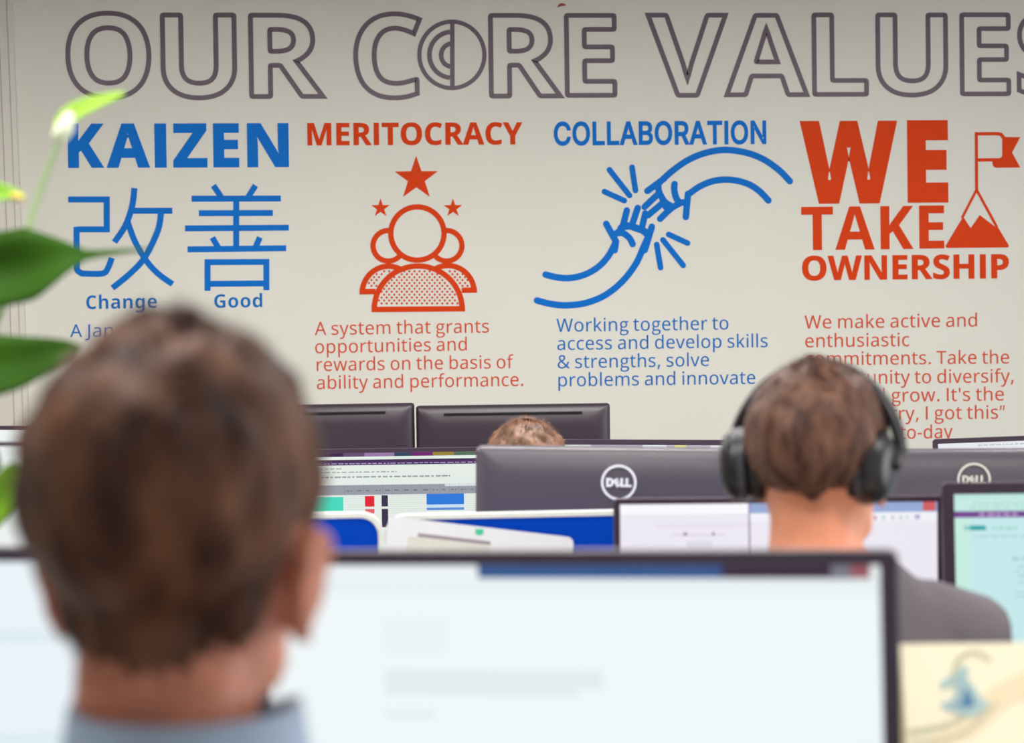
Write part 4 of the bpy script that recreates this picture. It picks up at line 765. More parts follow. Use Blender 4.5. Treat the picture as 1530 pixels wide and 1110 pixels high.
# ------------------------------------------------------------------ monitors
def screen_mesh(parent, w, h, pix, T, yf):
    """A lit panel: base colour plus the rectangles drawn on it, in fractions from the top left."""
    bm = bmesh.new(); lay = bm.loops.layers.color.new('pixels')
    n = 0
    for (u0, v0, u1, v1, c) in pix:
        y = yf - 0.00012 * n; n += (1 if n < 6 else 0)
        x0, x1 = -w / 2 + u0 * w, -w / 2 + u1 * w; z0, z1 = -v1 * h, -v0 * h
        f = bm.faces.new([bm.verts.new(T @ Vector(p)) for p in ((x0, y, z0), (x1, y, z0), (x1, y, z1), (x0, y, z1))])
        for l in f.loops: l[lay] = (*[v / 255.0 for v in c], 1)
    return obj('screen', bm, M['screen'], parent)
def logo(parent, T, r, zc, yb, m):
    bm = bmesh.new()
    ci = [Vector((r * math.cos(2 * math.pi * k / 40), r * math.sin(2 * math.pi * k / 40))) for k in range(40)]
    tb = bmesh.new(); ribbon(tb, ci, r * 0.15, 0, 0.0015, closed=True)
    # four letters; the second leans back
    pen = 0; items = []
    for i, ch in enumerate('DELL'):
        adv, loops = glyph('b', ch, 5, 26)
        if i == 1:
            c = Vector((230, 240)); rot = Matrix.Rotation(R(30), 2)
            loops = [[rot @ (p - c) * 0.92 + c for p in l] for l in loops]
        items.append([[p + Vector((pen, 0)) for p in l] for l in loops]); pen += adv + (-16 if i in (0, 1) else -70 if i == 2 else 0)
    u0 = min(ext(i, 0)[0] for i in items); u1 = max(ext(i, 0)[1] for i in items)
    s = r * 1.52 / (u1 - u0)
    for it in items:
        slab(tb, [[(p - Vector(((u0 + u1) / 2, 240))) * s for p in l] for l in it], 0, 0.0015)
    # facing the back of the monitor: turned about the upright axis
    F = T @ Matrix.Translation((0, yb, zc)) @ Matrix.Rotation(math.pi, 4, 'Z') @ Matrix.Translation((0, -0.0015, 0))
    tb.transform(F)
    return obj('logo', tb, m, parent)
def monitor(pl, pr, dl, dr, label, front, h=0.325, pix=None, body='black', bez=(0.012, 0.012, 0.02), logo_mat=None, group=None, slot=False, base_z=DESK_Z, logo_r=0.03, logo_z=-0.062, corner=0.008, thick=0.05, glow=True):
    """pl, pr: where the top corners appear, dl, dr: their distances; front says whether the lit side faces the camera."""
    A, B = at(*pl, dl), at(*pr, dr)
    c = (A + B) / 2; w = (B - A).length
    yaw = math.atan2(B.y - A.y, B.x - A.x); roll = math.asin((B.z - A.z) / w)
    if not front: yaw += math.pi; roll = -roll
    t = thing('monitor', (c.x, c.y, base_z), label, 'monitor', rz=yaw, group=group)
    T = Matrix.Translation((0, 0, c.z - base_z)) @ Matrix.Rotation(-roll, 4, 'Y')
    # local frame: x right, y away from the viewer of the screen, z up, origin at the top edge centre
    bt, bs, bb = bez
    bm = bmesh.new()
    out = [p + Vector((0, -h / 2)) for p in rounded_rect(w, h, corner, 5)]
    sw, sh = w - 2 * bs, h - bt - bb
    inn = [Vector(p) for p in ((w / 2 - bs, -bt), (-w / 2 + bs, -bt), (-w / 2 + bs, -h + bb), (w / 2 - bs, -h + bb))]
    slab(bm, [out, inn], -0.002, 0.018, T=T); obj('bezel', bm, M['bezel'] if front else M[body], t, bevel=0.0012)
    bm = bmesh.new()
    prof = [(0.0, 0.0185), (0.0005, 0.024)] + [(0.055 * (1 - math.cos(R(9 * k))) ** 0.8, 0.024 + (thick - 0.024) * math.sin(R(9 * k)) ** 0.9) for k in range(1, 11)]
    rows = []
    for ins, y in prof:
        rows.append([bm.verts.new(T @ Vector((p.x, y, p.y - h / 2))) for p in rounded_rect(w - 0.002 - 2 * ins, h - 0.002 - 2 * ins, corner + ins * 0.4, 5)])
    for a, b in zip(rows, rows[1:]):
        k = len(a)
        for i in range(k): bm.faces.new((a[i], a[(i + 1) % k], b[(i + 1) % k], b[i]))
    bm.faces.new(rows[0][::-1]); bm.faces.new(rows[-1])
    obj('back_shell', bm, M[body], t, smooth=True)
    if slot:
        bm = bmesh.new(); box(bm, (-w * 0.355, 0.030, -0.024), (w * 0.355, thick + 0.0004, -0.0205), T=T)
        obj('vent_slot', bm, M['slot'], t)
    p = [(0, 0, 1, 1, (240, 244, 246))] + (pix or [])
    sc = screen_mesh(t, sw, sh, p, T @ Matrix.Translation((0, 0, -bt)), 0.004)
    if logo_mat: logo(t, T, logo_r, logo_z, thick + 0.0006, logo_mat)
    # stand
    zt = c.z - base_z
    bm = bmesh.new(); box(bm, (-0.035, thick + 0.002, 0.012), (0.035, thick + 0.032, max(zt - h * 0.42, 0.1))); obj('stand_neck', bm, M[body], t, bevel=0.004)
    bm = bmesh.new(); box(bm, (-0.06, thick - 0.006, max(zt - h * 0.62, 0.05)), (0.06, thick + 0.006, max(zt - h * 0.40, 0.12))); obj('mount_plate', bm, M[body], t, bevel=0.003)
    bm = bmesh.new(); slab(bm, [rounded_rect(0.24, 0.19, 0.03, 5)], 0.0, 0.012)
    bm.transform(Matrix.Translation((0, 0.05, 0.0)) @ Matrix.Rotation(R(90), 4, 'X')); 
    lo = min(v.co.z for v in bm.verts)
    for v in bm.verts: v.co.z -= lo
    obj('stand_base', bm, M[body], t, bevel=0.003)
    return t
rnd = random.Random(3)
def words(u0, v, u1, hh, c, gap=0.25):
    """A printed line too small to read: a run of short bars."""
    out, u = [], u0
    while u < u1:
        l = rnd.uniform(0.008, 0.03); out.append((u, v, min(u + l, u1), v + hh, c)); u += l + rnd.uniform(0.004, 0.010)
    return out

# nearest pair
pix = [(0, 0, 1, 1, (238, 246, 248)), (0, 0, 1, 0.03, (236, 242, 245)), (0.36, 0.0, 0.755, 0.042, (50, 84, 140)), (0.755, 0.0, 0.955, 0.042, (58, 40, 62)), (0.955, 0.0, 0.985, 0.042, (150, 84, 96)), (0.925, 0.0, 0.955, 0.042, (120, 120, 132)),
       (0.0, 0.04, 1, 0.085, (232, 241, 243)), (0.2, 0.16, 0.30, 0.26, (232, 242, 243)), (0.2, 0.31, 0.56, 0.36, (224, 236, 236)), (0.2, 0.36, 0.52, 0.385, (226, 236, 236)), (0.2, 0.43, 0.28, 0.455, (226, 238, 238)), (0.2, 0.55, 0.5, 0.58, (224, 236, 238)), (0.2, 0.64, 0.6, 0.67, (224, 236, 238)), (0.2, 0.72, 0.44, 0.75, (224, 236, 238))]
FG_MON = monitor((372, 824.5), (1341, 823), 1.765, 1.64, 'large blurred monitor in the foreground showing a white page with a blue title bar', True, h=0.325, pix=pix, bez=(0.0115, 0.0145, 0.02))
pix = [(0, 0, 1, 1, (232, 242, 247)), (0.06, 0.1, 0.5, 0.13, (220, 234, 240)), (0.06, 0.2, 0.8, 0.24, (222, 236, 242)), (0.06, 0.34, 0.62, 0.37, (222, 236, 242)), (0.06, 0.5, 0.85, 0.54, (222, 236, 242))]
monitor((-560, 815), (330, 821), 1.62, 1.775, 'blurred white-lit monitor at the far left edge, half behind the nearest head', True, h=0.325, pix=pix, bez=(0.0115, 0.0145, 0.02))

# the headphone man's pair
pix = [(0, 0, 1, 1, (236, 232, 242)), (0, 0, 0.405, 0.055, (250, 248, 252)), (0.41, 0.0, 1, 0.055, (150, 172, 214)), (0.955, 0.0, 0.995, 0.05, (210, 96, 100)), (0.405, 0, 0.411, 1, (150, 130, 176)), (0.41, 0.055, 1.0, 0.10, (240, 240, 246)),
       (0.11, 0.115, 0.40, 0.122, (220, 212, 224)), (0.16, 0.165, 0.33, 0.172, (214, 206, 216)), (0.20, 0.155, 0.212, 0.172, (130, 110, 130)), (0.29, 0.155, 0.298, 0.172, (130, 110, 130)),
       (0.21, 0.20, 0.29, 0.235, (222, 218, 228)), (0.17, 0.325, 0.23, 0.335, (190, 180, 190)), (0.37, 0.31, 0.455, 0.345, (228, 182, 92)), (0.25, 0.34, 0.32, 0.39, (232, 230, 238))]
for i, u in enumerate((0.72, 0.745, 0.775, 0.80, 0.825, 0.855, 0.88, 0.90)):
    pix.append((u, 0.075, u + 0.010, 0.095, [(190, 190, 200), (200, 190, 210), (110, 90, 150), (190, 80, 120), (120, 190, 180), (170, 170, 190), (150, 180, 180), (190, 200, 200)][i]))
pix.append((0.93, 0.07, 0.945, 0.095, (140, 90, 190)))
MON_P2 = monitor((917, 745.5), (1410, 741.0), 3.12, 3.12, 'monitor in front of the man in headphones showing two white windows', True, h=0.32, pix=pix, bez=(0.0085, 0.0095, 0.02))
TEAL = (196, 232, 234)
pix = [(0, 0, 1, 1, TEAL), (0.0, 0.0, 1, 0.055, (190, 232, 224)), (0.29, 0, 1, 0.03, (168, 214, 212)), (0.0, 0.03, 1, 0.085, (196, 234, 226)), (0, 0.085, 1, 0.116, (116, 66, 142)), (0.03, 0.155, 0.10, 0.178, (40, 160, 164)), (0.0, 0.12, 0.05, 1.0, (196, 236, 224))]
pix += words(0.12, 0.163, 0.2, 0.012, (150, 212, 196)) + words(0.06, 0.205, 0.32, 0.008, (168, 206, 210)) + words(0.3, 0.252, 0.6, 0.014, (172, 210, 212)) + words(0.18, 0.31, 0.62, 0.016, (164, 204, 208)) + words(0.2, 0.352, 0.32, 0.008, (162, 202, 206)) + words(0.19, 0.376, 0.32, 0.008, (162, 202, 206)) + words(0.2, 0.398, 0.32, 0.008, (162, 202, 206)) \
    + words(0.2, 0.43, 0.56, 0.008, (168, 206, 210)) + words(0.19, 0.478, 0.5, 0.007, (164, 204, 208)) + words(0.19, 0.5, 0.34, 0.007, (164, 204, 208)) + words(0.37, 0.52, 0.62, 0.008, (164, 204, 208)) + words(0.37, 0.548, 0.5, 0.008, (164, 204, 208)) + words(0.37, 0.575, 0.46, 0.008, (164, 204, 208)) \
    + words(0.08, 0.097, 0.2, 0.009, (210, 180, 226)) + words(0.3, 0.098, 0.6, 0.008, (190, 150, 208)) + words(0.06, 0.045, 0.4, 0.007, (150, 206, 198)) + words(0.05, 0.066, 0.7, 0.006, (150, 206, 190))
monitor((1407, 722), (1925, 716), 2.98, 2.90, 'monitor with a pale teal page and purple bar at the right edge', True, h=0.34, pix=pix, bez=(0.0165, 0.0175, 0.02))
pix = [(0, 0, 1, 1, (236, 240, 238))]
monitor((-460, 661.5), (110, 660.5), 3.2, 3.2, 'white-lit monitor at the far left with its top edge above the light green leaf', True, h=0.34, pix=pix, bez=(0.006, 0.01, 0.02))

# logo-backed pair (screens face away)
monitor((713.5, 664.5), (1149, 669.5), 3.70, 3.62, 'dark grey monitor seen from behind with a round logo whose shine is painted white, left of the headphones', False, h=0.33, body='dell', logo_mat=M['logo'], group=None)
monitor((1237, 671), (1655, 668.5), 3.83, 3.83, 'dark grey monitor seen from behind with a silver round logo, right of the headphones', False, h=0.33, body='dell', logo_mat=M['logo2'], logo_r=0.0295, logo_z=-0.056)

# spreadsheet row (screens face the camera)
pix = [(0, 0, 1, 1, (226, 234, 228)), (0, 0.0, 1, 0.075, (60, 30, 72)), (0.0, 0.032, 0.84, 0.058, (226, 238, 230)), (0.0, 0.073, 1, 0.105, (66, 34, 92)),
       (0.2, 0.0, 0.3, 0.03, (100, 76, 116)), (0.3, 0.0, 0.44, 0.032, (150, 120, 164)), (0.44, 0.0, 0.52, 0.032, (44, 66, 92)), (0.52, 0.0, 0.62, 0.032, (110, 30, 110)), (0.62, 0.0, 0.72, 0.032, (150, 130, 50)), (0.72, 0.0, 0.82, 0.032, (84, 110, 90)), (0.82, 0, 0.93, 0.032, (120, 50, 100)),
       (0.0, 0.275, 1, 0.36, (150, 152, 164)), (0.675, 0.245, 0.93, 0.295, (222, 232, 230)),
       (0.0, 0.375, 0.198, 0.495, (60, 214, 186)), (0.299, 0.37, 0.343, 0.462, (222, 14, 30)), (0.299, 0.482, 0.343, 0.52, (222, 90, 100)), (0.377, 0.366, 0.407, 0.462, (48, 34, 66)), (0.377, 0.482, 0.407, 0.64, (48, 34, 66)),
       (0.588, 0.36, 0.764, 0.452, (24, 116, 216)), (0.588, 0.455, 0.764, 0.475, (196, 222, 240)), (0.588, 0.478, 0.764, 0.50, (90, 140, 210))]
for i in range(16):
    pix.append((0.205 + i * 0.0445, 0.275, 0.2065 + i * 0.0445, 0.36, (118, 118, 132)))
    pix += words(0.215 + i * 0.0445, 0.318, 0.240 + i * 0.0445, 0.012, (104, 100, 116))
for j in range(9):
    for u0, u1 in ((0.205, 0.295), (0.41, 0.585), (0.77, 0.99)):
        pix.append((u0, 0.372 + j * 0.018, u1, 0.375 + j * 0.018, (196, 206, 202)))
pix += words(0.05, 0.13, 0.2, 0.008, (150, 160, 158)) + words(0.08, 0.16, 0.45, 0.009, (156, 164, 164)) + words(0.1, 0.2, 0.7, 0.012, (140, 148, 150)) + words(0.05, 0.088, 0.98, 0.007, (180, 160, 200)) + [(0.855, 0.118, 0.9, 0.142, (130, 150, 156)), (0.975, 0.12, 0.99, 0.14, (60, 60, 80))]
monitor((442, 671.9), (774, 667.2), 5.06, 5.06, 'monitor with a spreadsheet of red, turquoise and blue blocks under a purple browser bar', True, h=0.325, pix=pix, bez=(0.0105, 0.011, 0.02), base_z=DESK_Z)
pix = [(0, 0, 1, 0.2, (224, 232, 234)), (0.3, 0.0, 0.56, 0.1, (176, 168, 186)), (0.56, 0.0, 0.68, 0.1, (224, 238, 238)), (0.68, 0.0, 0.9, 0.06, (190, 184, 200)), (0.72, 0.0, 0.78, 0.1, (232, 226, 140))]
monitor((787, 656.2), (1098, 657.6), 5.2, 5.2, 'thin-edged monitor peeking over the bright-logo monitor, behind the sandy-haired head', True, h=0.325, pix=pix, bez=(0.0135, 0.011, 0.02))
pix = [(0, 0, 1, 1, (232, 232, 240))] + words(0.2, 0.02, 0.6, 0.01, (190, 190, 200))
monitor((1393, 656.5), (1712, 644.5), 4.98, 4.84, 'white-lit monitor peeking over the silver-logo monitor at the right edge', True, h=0.325, pix=pix, bez=(0.0115, 0.013, 0.02))
pix = [(0, 0, 1, 1, (238, 244, 240))]
monitor((-262, 636), (62, 636.5), 4.98, 4.98, 'white-lit monitor at the far left, farther back and higher than its neighbour', True, h=0.325, pix=pix, bez=(0.0095, 0.012, 0.02))

# black pair by the wall
monitor((331, 606.5), (619, 601.6), 5.60, 5.60, 'black monitor seen from behind by the wall, left one beside the blurred head', False, h=0.33, body='black', slot=True)
monitor((622, 606.0), (910.6, 602.0), 5.60, 5.60, 'black monitor seen from behind by the wall, right one with a full slot showing', False, h=0.33, body='black', slot=True)

# ------------------------------------------------------------------ cream printed card on the near desk
LEAN = R(20)  # backward slope added so the card front catches the ceiling light
A, B = at(1345, 962, 1.86), at(1650, 958, 1.86)
w = (B - A).length; h = (A.z - DESK_Z) / math.cos(LEAN)
yaw = math.atan2(B.y - A.y, B.x - A.x)
foot = (A + B) / 2 - Vector((-math.sin(yaw), math.cos(yaw), 0)) * (h * math.sin(LEAN))
t = thing('sloped_card', (foot.x, foot.y, DESK_Z), 'large cream card, slope added to catch light, printed with a blue splash and pale swirls, bottom right', 'card', rz=yaw)
TILT = Matrix.Rotation(-LEAN, 4, 'X')
bm = bmesh.new(); box(bm, (-w / 2, 0, 0.0005), (w / 2, 0.003, h), T=TILT); obj('front_leaf', bm, M['cream'], t)
bm = bmesh.new()
ty, tz = h * math.sin(LEAN), h * math.cos(LEAN)
vs = [bm.verts.new(p) for p in ((-w / 2, ty + .003, tz - .002), (w / 2, ty + .003, tz - .002), (w / 2, ty + .075, .0005), (-w / 2, ty + .075, .0005), (-w / 2, ty + .006, tz - .002), (w / 2, ty + .006, tz - .002), (w / 2, ty + .078, .0005), (-w / 2, ty + .078, .0005))]
for f in ((0, 1, 2, 3), (7, 6, 5, 4), (0, 4, 5, 1), (1, 5, 6, 2), (2, 6, 7, 3), (3, 7, 4, 0)): bm.faces.new([vs[i] for i in f])
obj('back_leaf', bm, M['cream'], t)
kx = w / 305.0
bx = lambda px, py: Vector((-w / 2 + (px - 1345) * kx, h - (py - 962) * kx / math.cos(LEAN)))
def print_on(name, m, ribs=(), fills=(), dy=0.0004):
    bm = bmesh.new()
    for pts, wd in ribs: ribbon(bm, spline([bx(*p) for p in pts], 6), wd * kx, -dy, 0.0, rnd=True)
    for pts in fills: slab(bm, [[bx(*p) for p in pts]], -dy, 0.0)
    bm.transform(TILT)
    obj(name, bm, m, t)
print_on('tan_band', M['cream_tan'], fills=[((1450, 1040), (1480, 1022), (1530, 1000), (1600, 985), (1640, 990), (1640, 1020), (1560, 1030), (1500, 1050), (1440, 1095), (1380, 1108), (1360, 1100), (1400, 1085))], dy=0.0003)
print_on('swirl_print', M['cream_swirl'], ribs=[([(1350, 1086), (1390, 1080), (1425, 1068), (1450, 1045)], 10), ([(1420, 1010), (1430, 985), (1455, 975), (1475, 985)], 8), ([(1352, 1100), (1400, 1096), (1440, 1080), (1480, 1046)], 6)])
print_on('splash_print', M['ink_sky'], ribs=[([(1405, 1020), (1425, 1012), (1440, 1020), (1460, 1050)], 12), ([(1405, 1048), (1440, 1060), (1462, 1048)], 12), ([(1436, 1000), (1430, 1020), (1424, 1040)], 14)], dy=0.0005)
print_on('splash_print', M['ink_blue'], fills=[((1404, 1050), (1424, 1036), (1436, 1024), (1444, 1018), (1442, 1034), (1450, 1048), (1440, 1052), (1430, 1062), (1420, 1058), (1410, 1058))[::-1]], dy=0.0007)

# ------------------------------------------------------------------ peace lily at the left
PD = 1.98
pc = at(-70, 900, PD); pc.z = DESK_Z
t = thing('potted_lily', pc, 'leafy potted peace lily with a pale bud, at the left edge', 'plant')
loc = lambda px, py, d: at(px, py, d) - pc
bm = bmesh.new(); loft(bm, [(0, 0, 0, .052, .052), (0, 0, .004, .055, .055), (0, 0, .12, .07, .07), (0, 0, .13, .073, .073), (0, 0, .131, .066, .066), (0, 0, .118, .064, .064)], 28); obj('pot', bm, M['pot'], t, smooth=True)
bm = bmesh.new(); loft(bm, [(0, 0, .10, .062, .062), (0, 0, .1195, .0635, .0635), (0, 0, .121, .02, .02)], 20); obj('soil', bm, M['soil'], t)
def leaf(path, width, m, tilt=(0, 0, 1), fold=0.25, name='leaf', prof=None, n=22, thick=0.0007):
    """Blade along a 3-D path; width is the widest half-width, tilt the side the upper face looks to."""
    P = spline(path, n // (len(path) - 1) + 1); k = len(P) - 1
    bm = bmesh.new(); rows = []
    for i, p in enumerate(P):
        s = i / k
        d = (P[min(i + 1, k)] - P[max(i - 1, 0)]).normalized()
        side = d.cross(Vector(tilt)).normalized(); up = side.cross(d)
        hw = width * (prof(s) if prof else math.sin(math.pi * min(1, s * 0.96 + 0.02)) ** 0.75 * (1 - 0.25 * s))
        row = []
        for u in (-1, -0.66, -0.33, 0, 0.33, 0.66, 1):
            q = p + side * hw * u + up * (abs(u) * hw * fold + 0.06 * hw * math.sin(9 * s + 2 * u))
            row.append((q + up * thick, q - up * thick))
        rows.append([(bm.verts.new(a), bm.verts.new(b)) for a, b in row])
    for a, b in zip(rows, rows[1:]):
        for j in range(6):
            bm.faces.new((a[j][0], a[j + 1][0], b[j + 1][0], b[j][0])); bm.faces.new((a[j][1], b[j][1], b[j + 1][1], a[j + 1][1]))
        bm.faces.new((a[0][0], b[0][0], b[0][1], a[0][1])); bm.faces.new((a[6][0], a[6][1], b[6][1], b[6][0]))
    for r_ in (rows[0], rows[-1]):
        bm.faces.new([v[0] for v in r_] + [v[1] for v in r_[::-1]])
    return obj(name, bm, m, t, smooth=True)
def stalk(path, r0, r1, m, parent=None, name='stalk'):
    P = spline(path, 8); bm = bmesh.new()
    tube(bm, P, [r0 + (r1 - r0) * i / (len(P) - 1) for i in range(len(P))], 10); return obj(name, bm, m, parent or t, smooth=True)
TOP = Vector((0, 0, 0.118))
# the two dark leaves entering from the left
stalk([TOP + Vector((-.01, 0, 0)), loc(-150, 640, PD), loc(-150, 470, PD)], .004, .003, M['leaf'])
leaf([loc(-150, 455, PD), loc(-80, 420, PD), loc(20, 408, PD), loc(110, 385, PD), loc(225, 372, PD)], 0.042, M['leaf'], tilt=(0.1, -0.9, 0.5), prof=lambda s: (0.35 + 0.65 * min(1, s / 0.25)) if s < 0.25 else (1.0 if s < 0.58 else max(0.09, 1 - ((s - 0.58) / 0.24) ** 1.2) if s < 0.82 else 0.09 * (1 - s) / 0.18 + 0.008))
stalk([TOP + Vector((0, -.01, 0)), loc(-160, 760, PD - .03), loc(-140, 600, PD - .03)], .004, .003, M['leaf'])
leaf([loc(-140, 590, PD - .03), loc(-60, 560, PD - .03), loc(20, 548, PD - .03), loc(80, 530, PD - .03), loc(120, 516, PD - .03)], 0.036, M['leaf'], tilt=(0.1, -0.9, 0.5), prof=lambda s: (0.35 + 0.65 * min(1, s / 0.3)) if s < 0.3 else max(0.02, 1 - ((s - 0.3) / 0.7) ** 1.5))
# light leaf low at the edge, behind the head
stalk([TOP + Vector((.01, 0, 0)), loc(-90, 850, PD - .02), loc(-70, 810, PD - .02)], .0035, .003, M['leaf_light'])
leaf([loc(-70, 800, PD - .02), loc(-25, 770, PD - .02), loc(5, 735, PD - .02), loc(22, 692, PD - .02)], 0.024, M['leaf_light'], tilt=(0.1, -0.9, 0.45))
# more leaves outside the frame, and the flower
leaf([TOP, loc(-180, 720, PD), loc(-290, 640, PD + .05), loc(-380, 660, PD + .08)], 0.04, M['leaf'], tilt=(0, -0.5, 0.9))
leaf([TOP, loc(-150, 700, PD + .06), loc(-220, 520, PD + .12), loc(-260, 470, PD + .15)], 0.038, M['leaf'], tilt=(0, -0.6, 0.8))
leaf([TOP, loc(-60, 780, PD + .06), loc(-30, 700, PD + .14), loc(-40, 640, PD + .17)], 0.03, M['leaf'], tilt=(0, -0.6, 0.8))
stalk([TOP + Vector((.015, .01, 0)), loc(-40, 640, PD + .02), loc(20, 420, PD + .02), loc(55, 300, PD + .02), loc(90, 204, PD + .02)], .0036, .003, M['stem'], name='flower_stalk')
leaf([loc(86, 208, PD + .02), loc(96, 185, PD + .02), loc(122, 168, PD + .02), loc(152, 154, PD + .02), loc(186, 140, PD + .02)], 0.013, M['spathe'], tilt=(-0.25, -0.8, 0.55), name='spathe', fold=0.5)
bm = bmesh.new(); tube(bm, [loc(90, 202, PD + .008), loc(97, 190, PD + .005), loc(103, 176, PD + .006)], [.0085, .0095, .006], 14); obj('spadix', bm, M['spadix'], t, smooth=True)
stalk([TOP + Vector((-.015, 0, 0)), loc(-150, 500, PD - .02), loc(-110, 320, PD - .02), loc(-60, 294, PD - .02), loc(-25, 291, PD - .02)], .003, .003, M['stem'], name='flower_stalk')
leaf([loc(-40, 291, PD - .02), loc(-15, 290, PD - .02), loc(10, 292, PD - .02), loc(38, 295, PD - .02)], 0.012, M['leaf_light'], tilt=(0, -0.8, 0.5), name='spathe', fold=0.5)
bm = bmesh.new(); tube(bm, [loc(20, 293, PD - .026), loc(32, 295, PD - .026)], [.004, .003], 10); obj('spadix', bm, M['bud'], t, smooth=True)

# ------------------------------------------------------------------ people
def remeshed(bm, voxel, smooth=3):
    me = bpy.data.meshes.new('tmp'); bm.to_mesh(me); bm.free()
    o = bpy.data.objects.new('tmp', me); COL.objects.link(o)
    md = o.modifiers.new('r', 'REMESH'); md.mode = 'VOXEL'; md.voxel_size = voxel
    dg = bpy.context.evaluated_depsgraph_get(); dg.update()
    res = bpy.data.meshes.new_from_object(o.evaluated_get(dg))
    bpy.data.objects.remove(o); bpy.data.meshes.remove(me)
    b = bmesh.new(); b.from_mesh(res); bpy.data.meshes.remove(res)
    for _ in range(smooth): bmesh.ops.smooth_vert(b, verts=b.verts, factor=0.5, use_axis_x=True, use_axis_y=True, use_axis_z=True)
    return b
def head_pieces(bm, H, ears=1.0, neck=1.0):
    """Head around its own centre, face towards +y; H places it."""
    b = bmesh.new()
    ellipsoid(b, (0, -.012, .03), (.0755, .097, .084), u=32, v=22)          # skull
    ellipsoid(b, (0, .012, .018), (.070, .080, .072), u=28, v=18)          # brow and temples
    ellipsoid(b, (0, .022, -.042), (.0575, .064, .070), u=28, v=18)         # cheeks and jaw
    ellipsoid(b, (0, .052, -.088), (.034, .036, .028))                     # chin
    ellipsoid(b, (0, .086, .028), (.045, .012, .012))                      # brow ridge
    for s in (-1, 1):
        ellipsoid(b, (s * .038, .066, -.028), (.022, .020, .018))          # cheekbones
        ellipsoid(b, (s * .038, -.016, -.030), (.025, .044, .042))         # behind the ears
        ellipsoid(b, (s * .044, .014, -.072), (.014, .030, .020))          # jaw corner
    tube(b, [(0, .090, .016), (0, .104, -.012), (0, .112, -.030)], [.009, .010, .012], 12)
    for s in (-1, 1): ellipsoid(b, (s * .012, .098, -.034), (.009, .010, .008))
    tube(b, [(-.020, .082, -.061), (0, .090, -.058), (.020, .082, -.061)], [.005, .007, .005], 10)
    tube(b, [(-.018, .082, -.069), (0, .089, -.070), (.018, .082, -.069)], [.005, .008, .005], 10)
    # neck running down into the shoulders
    tube(b, [(0, -.022, -.03), (0, -.028, -.09), (0, -.042, -.15), (0, -.055, -.22)], [.050 * neck, .051 * neck, .054 * neck ** 2, .064 * neck ** 3], 24, cap=False)
    if ears:
        for s in (-1, 1):
            E = Matrix.Rotation(s * R(-20), 3, 'Z') @ Matrix.Rotation(R(-10), 3, 'X')
            E = E @ Matrix.Scale(ears, 3)
            c = Vector((s * .0745, -.002, -.024))
            tube(b, [c + E @ Vector((s * .004, .022 + 0.0, .020)), c + E @ Vector((s * .010, .010, .033)), c + E @ Vector((s * .015, -.010, .034)), c + E @ Vector((s * .017, -.022, .018)), c + E @ Vector((s * .013, -.020, -.004)), c + E @ Vector((s * .006, -.006, -.024)), c + E @ Vector((s * .001, .006, -.034))], [.005, .0055, .006, .006, .0055, .006, .007], 10)
            ellipsoid(b, c + E @ Vector((s * .006, .0, .004)), (.006, .020, .030), T=E)
            ellipsoid(b, c + E @ Vector((s * -.002, .004, .002)), (.013, .015, .027), T=E)
    b.transform(H)
    me = bpy.data.meshes.new('t'); b.to_mesh(me); b.free(); bm.from_mesh(me); bpy.data.meshes.remove(me)
def hand_pieces(bm, wr, fwd, side, down, s):
    """Right or left hand (s = side of the thumb) resting flat, fingers bent."""
    fwd, side, down = Vector(fwd).normalized(), Vector(side).normalized(), Vector(down).normalized()
    P = lambda f, l, d: wr + fwd * f + side * l + down * d
    tube(bm, [P(-.01, 0, 0), P(.03, 0, -.002), P(.075, 0, 0)], [.027, .034, .033], 14)
    for i, (l, L) in enumerate(((.028, .070), (.010, .080), (-.009, .074), (-.027, .058))):
        l *= s
        tube(bm, [P(.07, l, 0), P(.085 + L * .35, l * 1.12, -.006), P(.085 + L * .75, l * 1.16, .006), P(.08 + L, l * 1.16, .018)], [.0095, .009, .0085, .0075], 10)
    tube(bm, [P(.012, .026 * s, .004), P(.038, .048 * s, .010), P(.064, .054 * s, .014), P(.085, .052 * s, .016)], [.0125, .011, .010, .0085], 10)
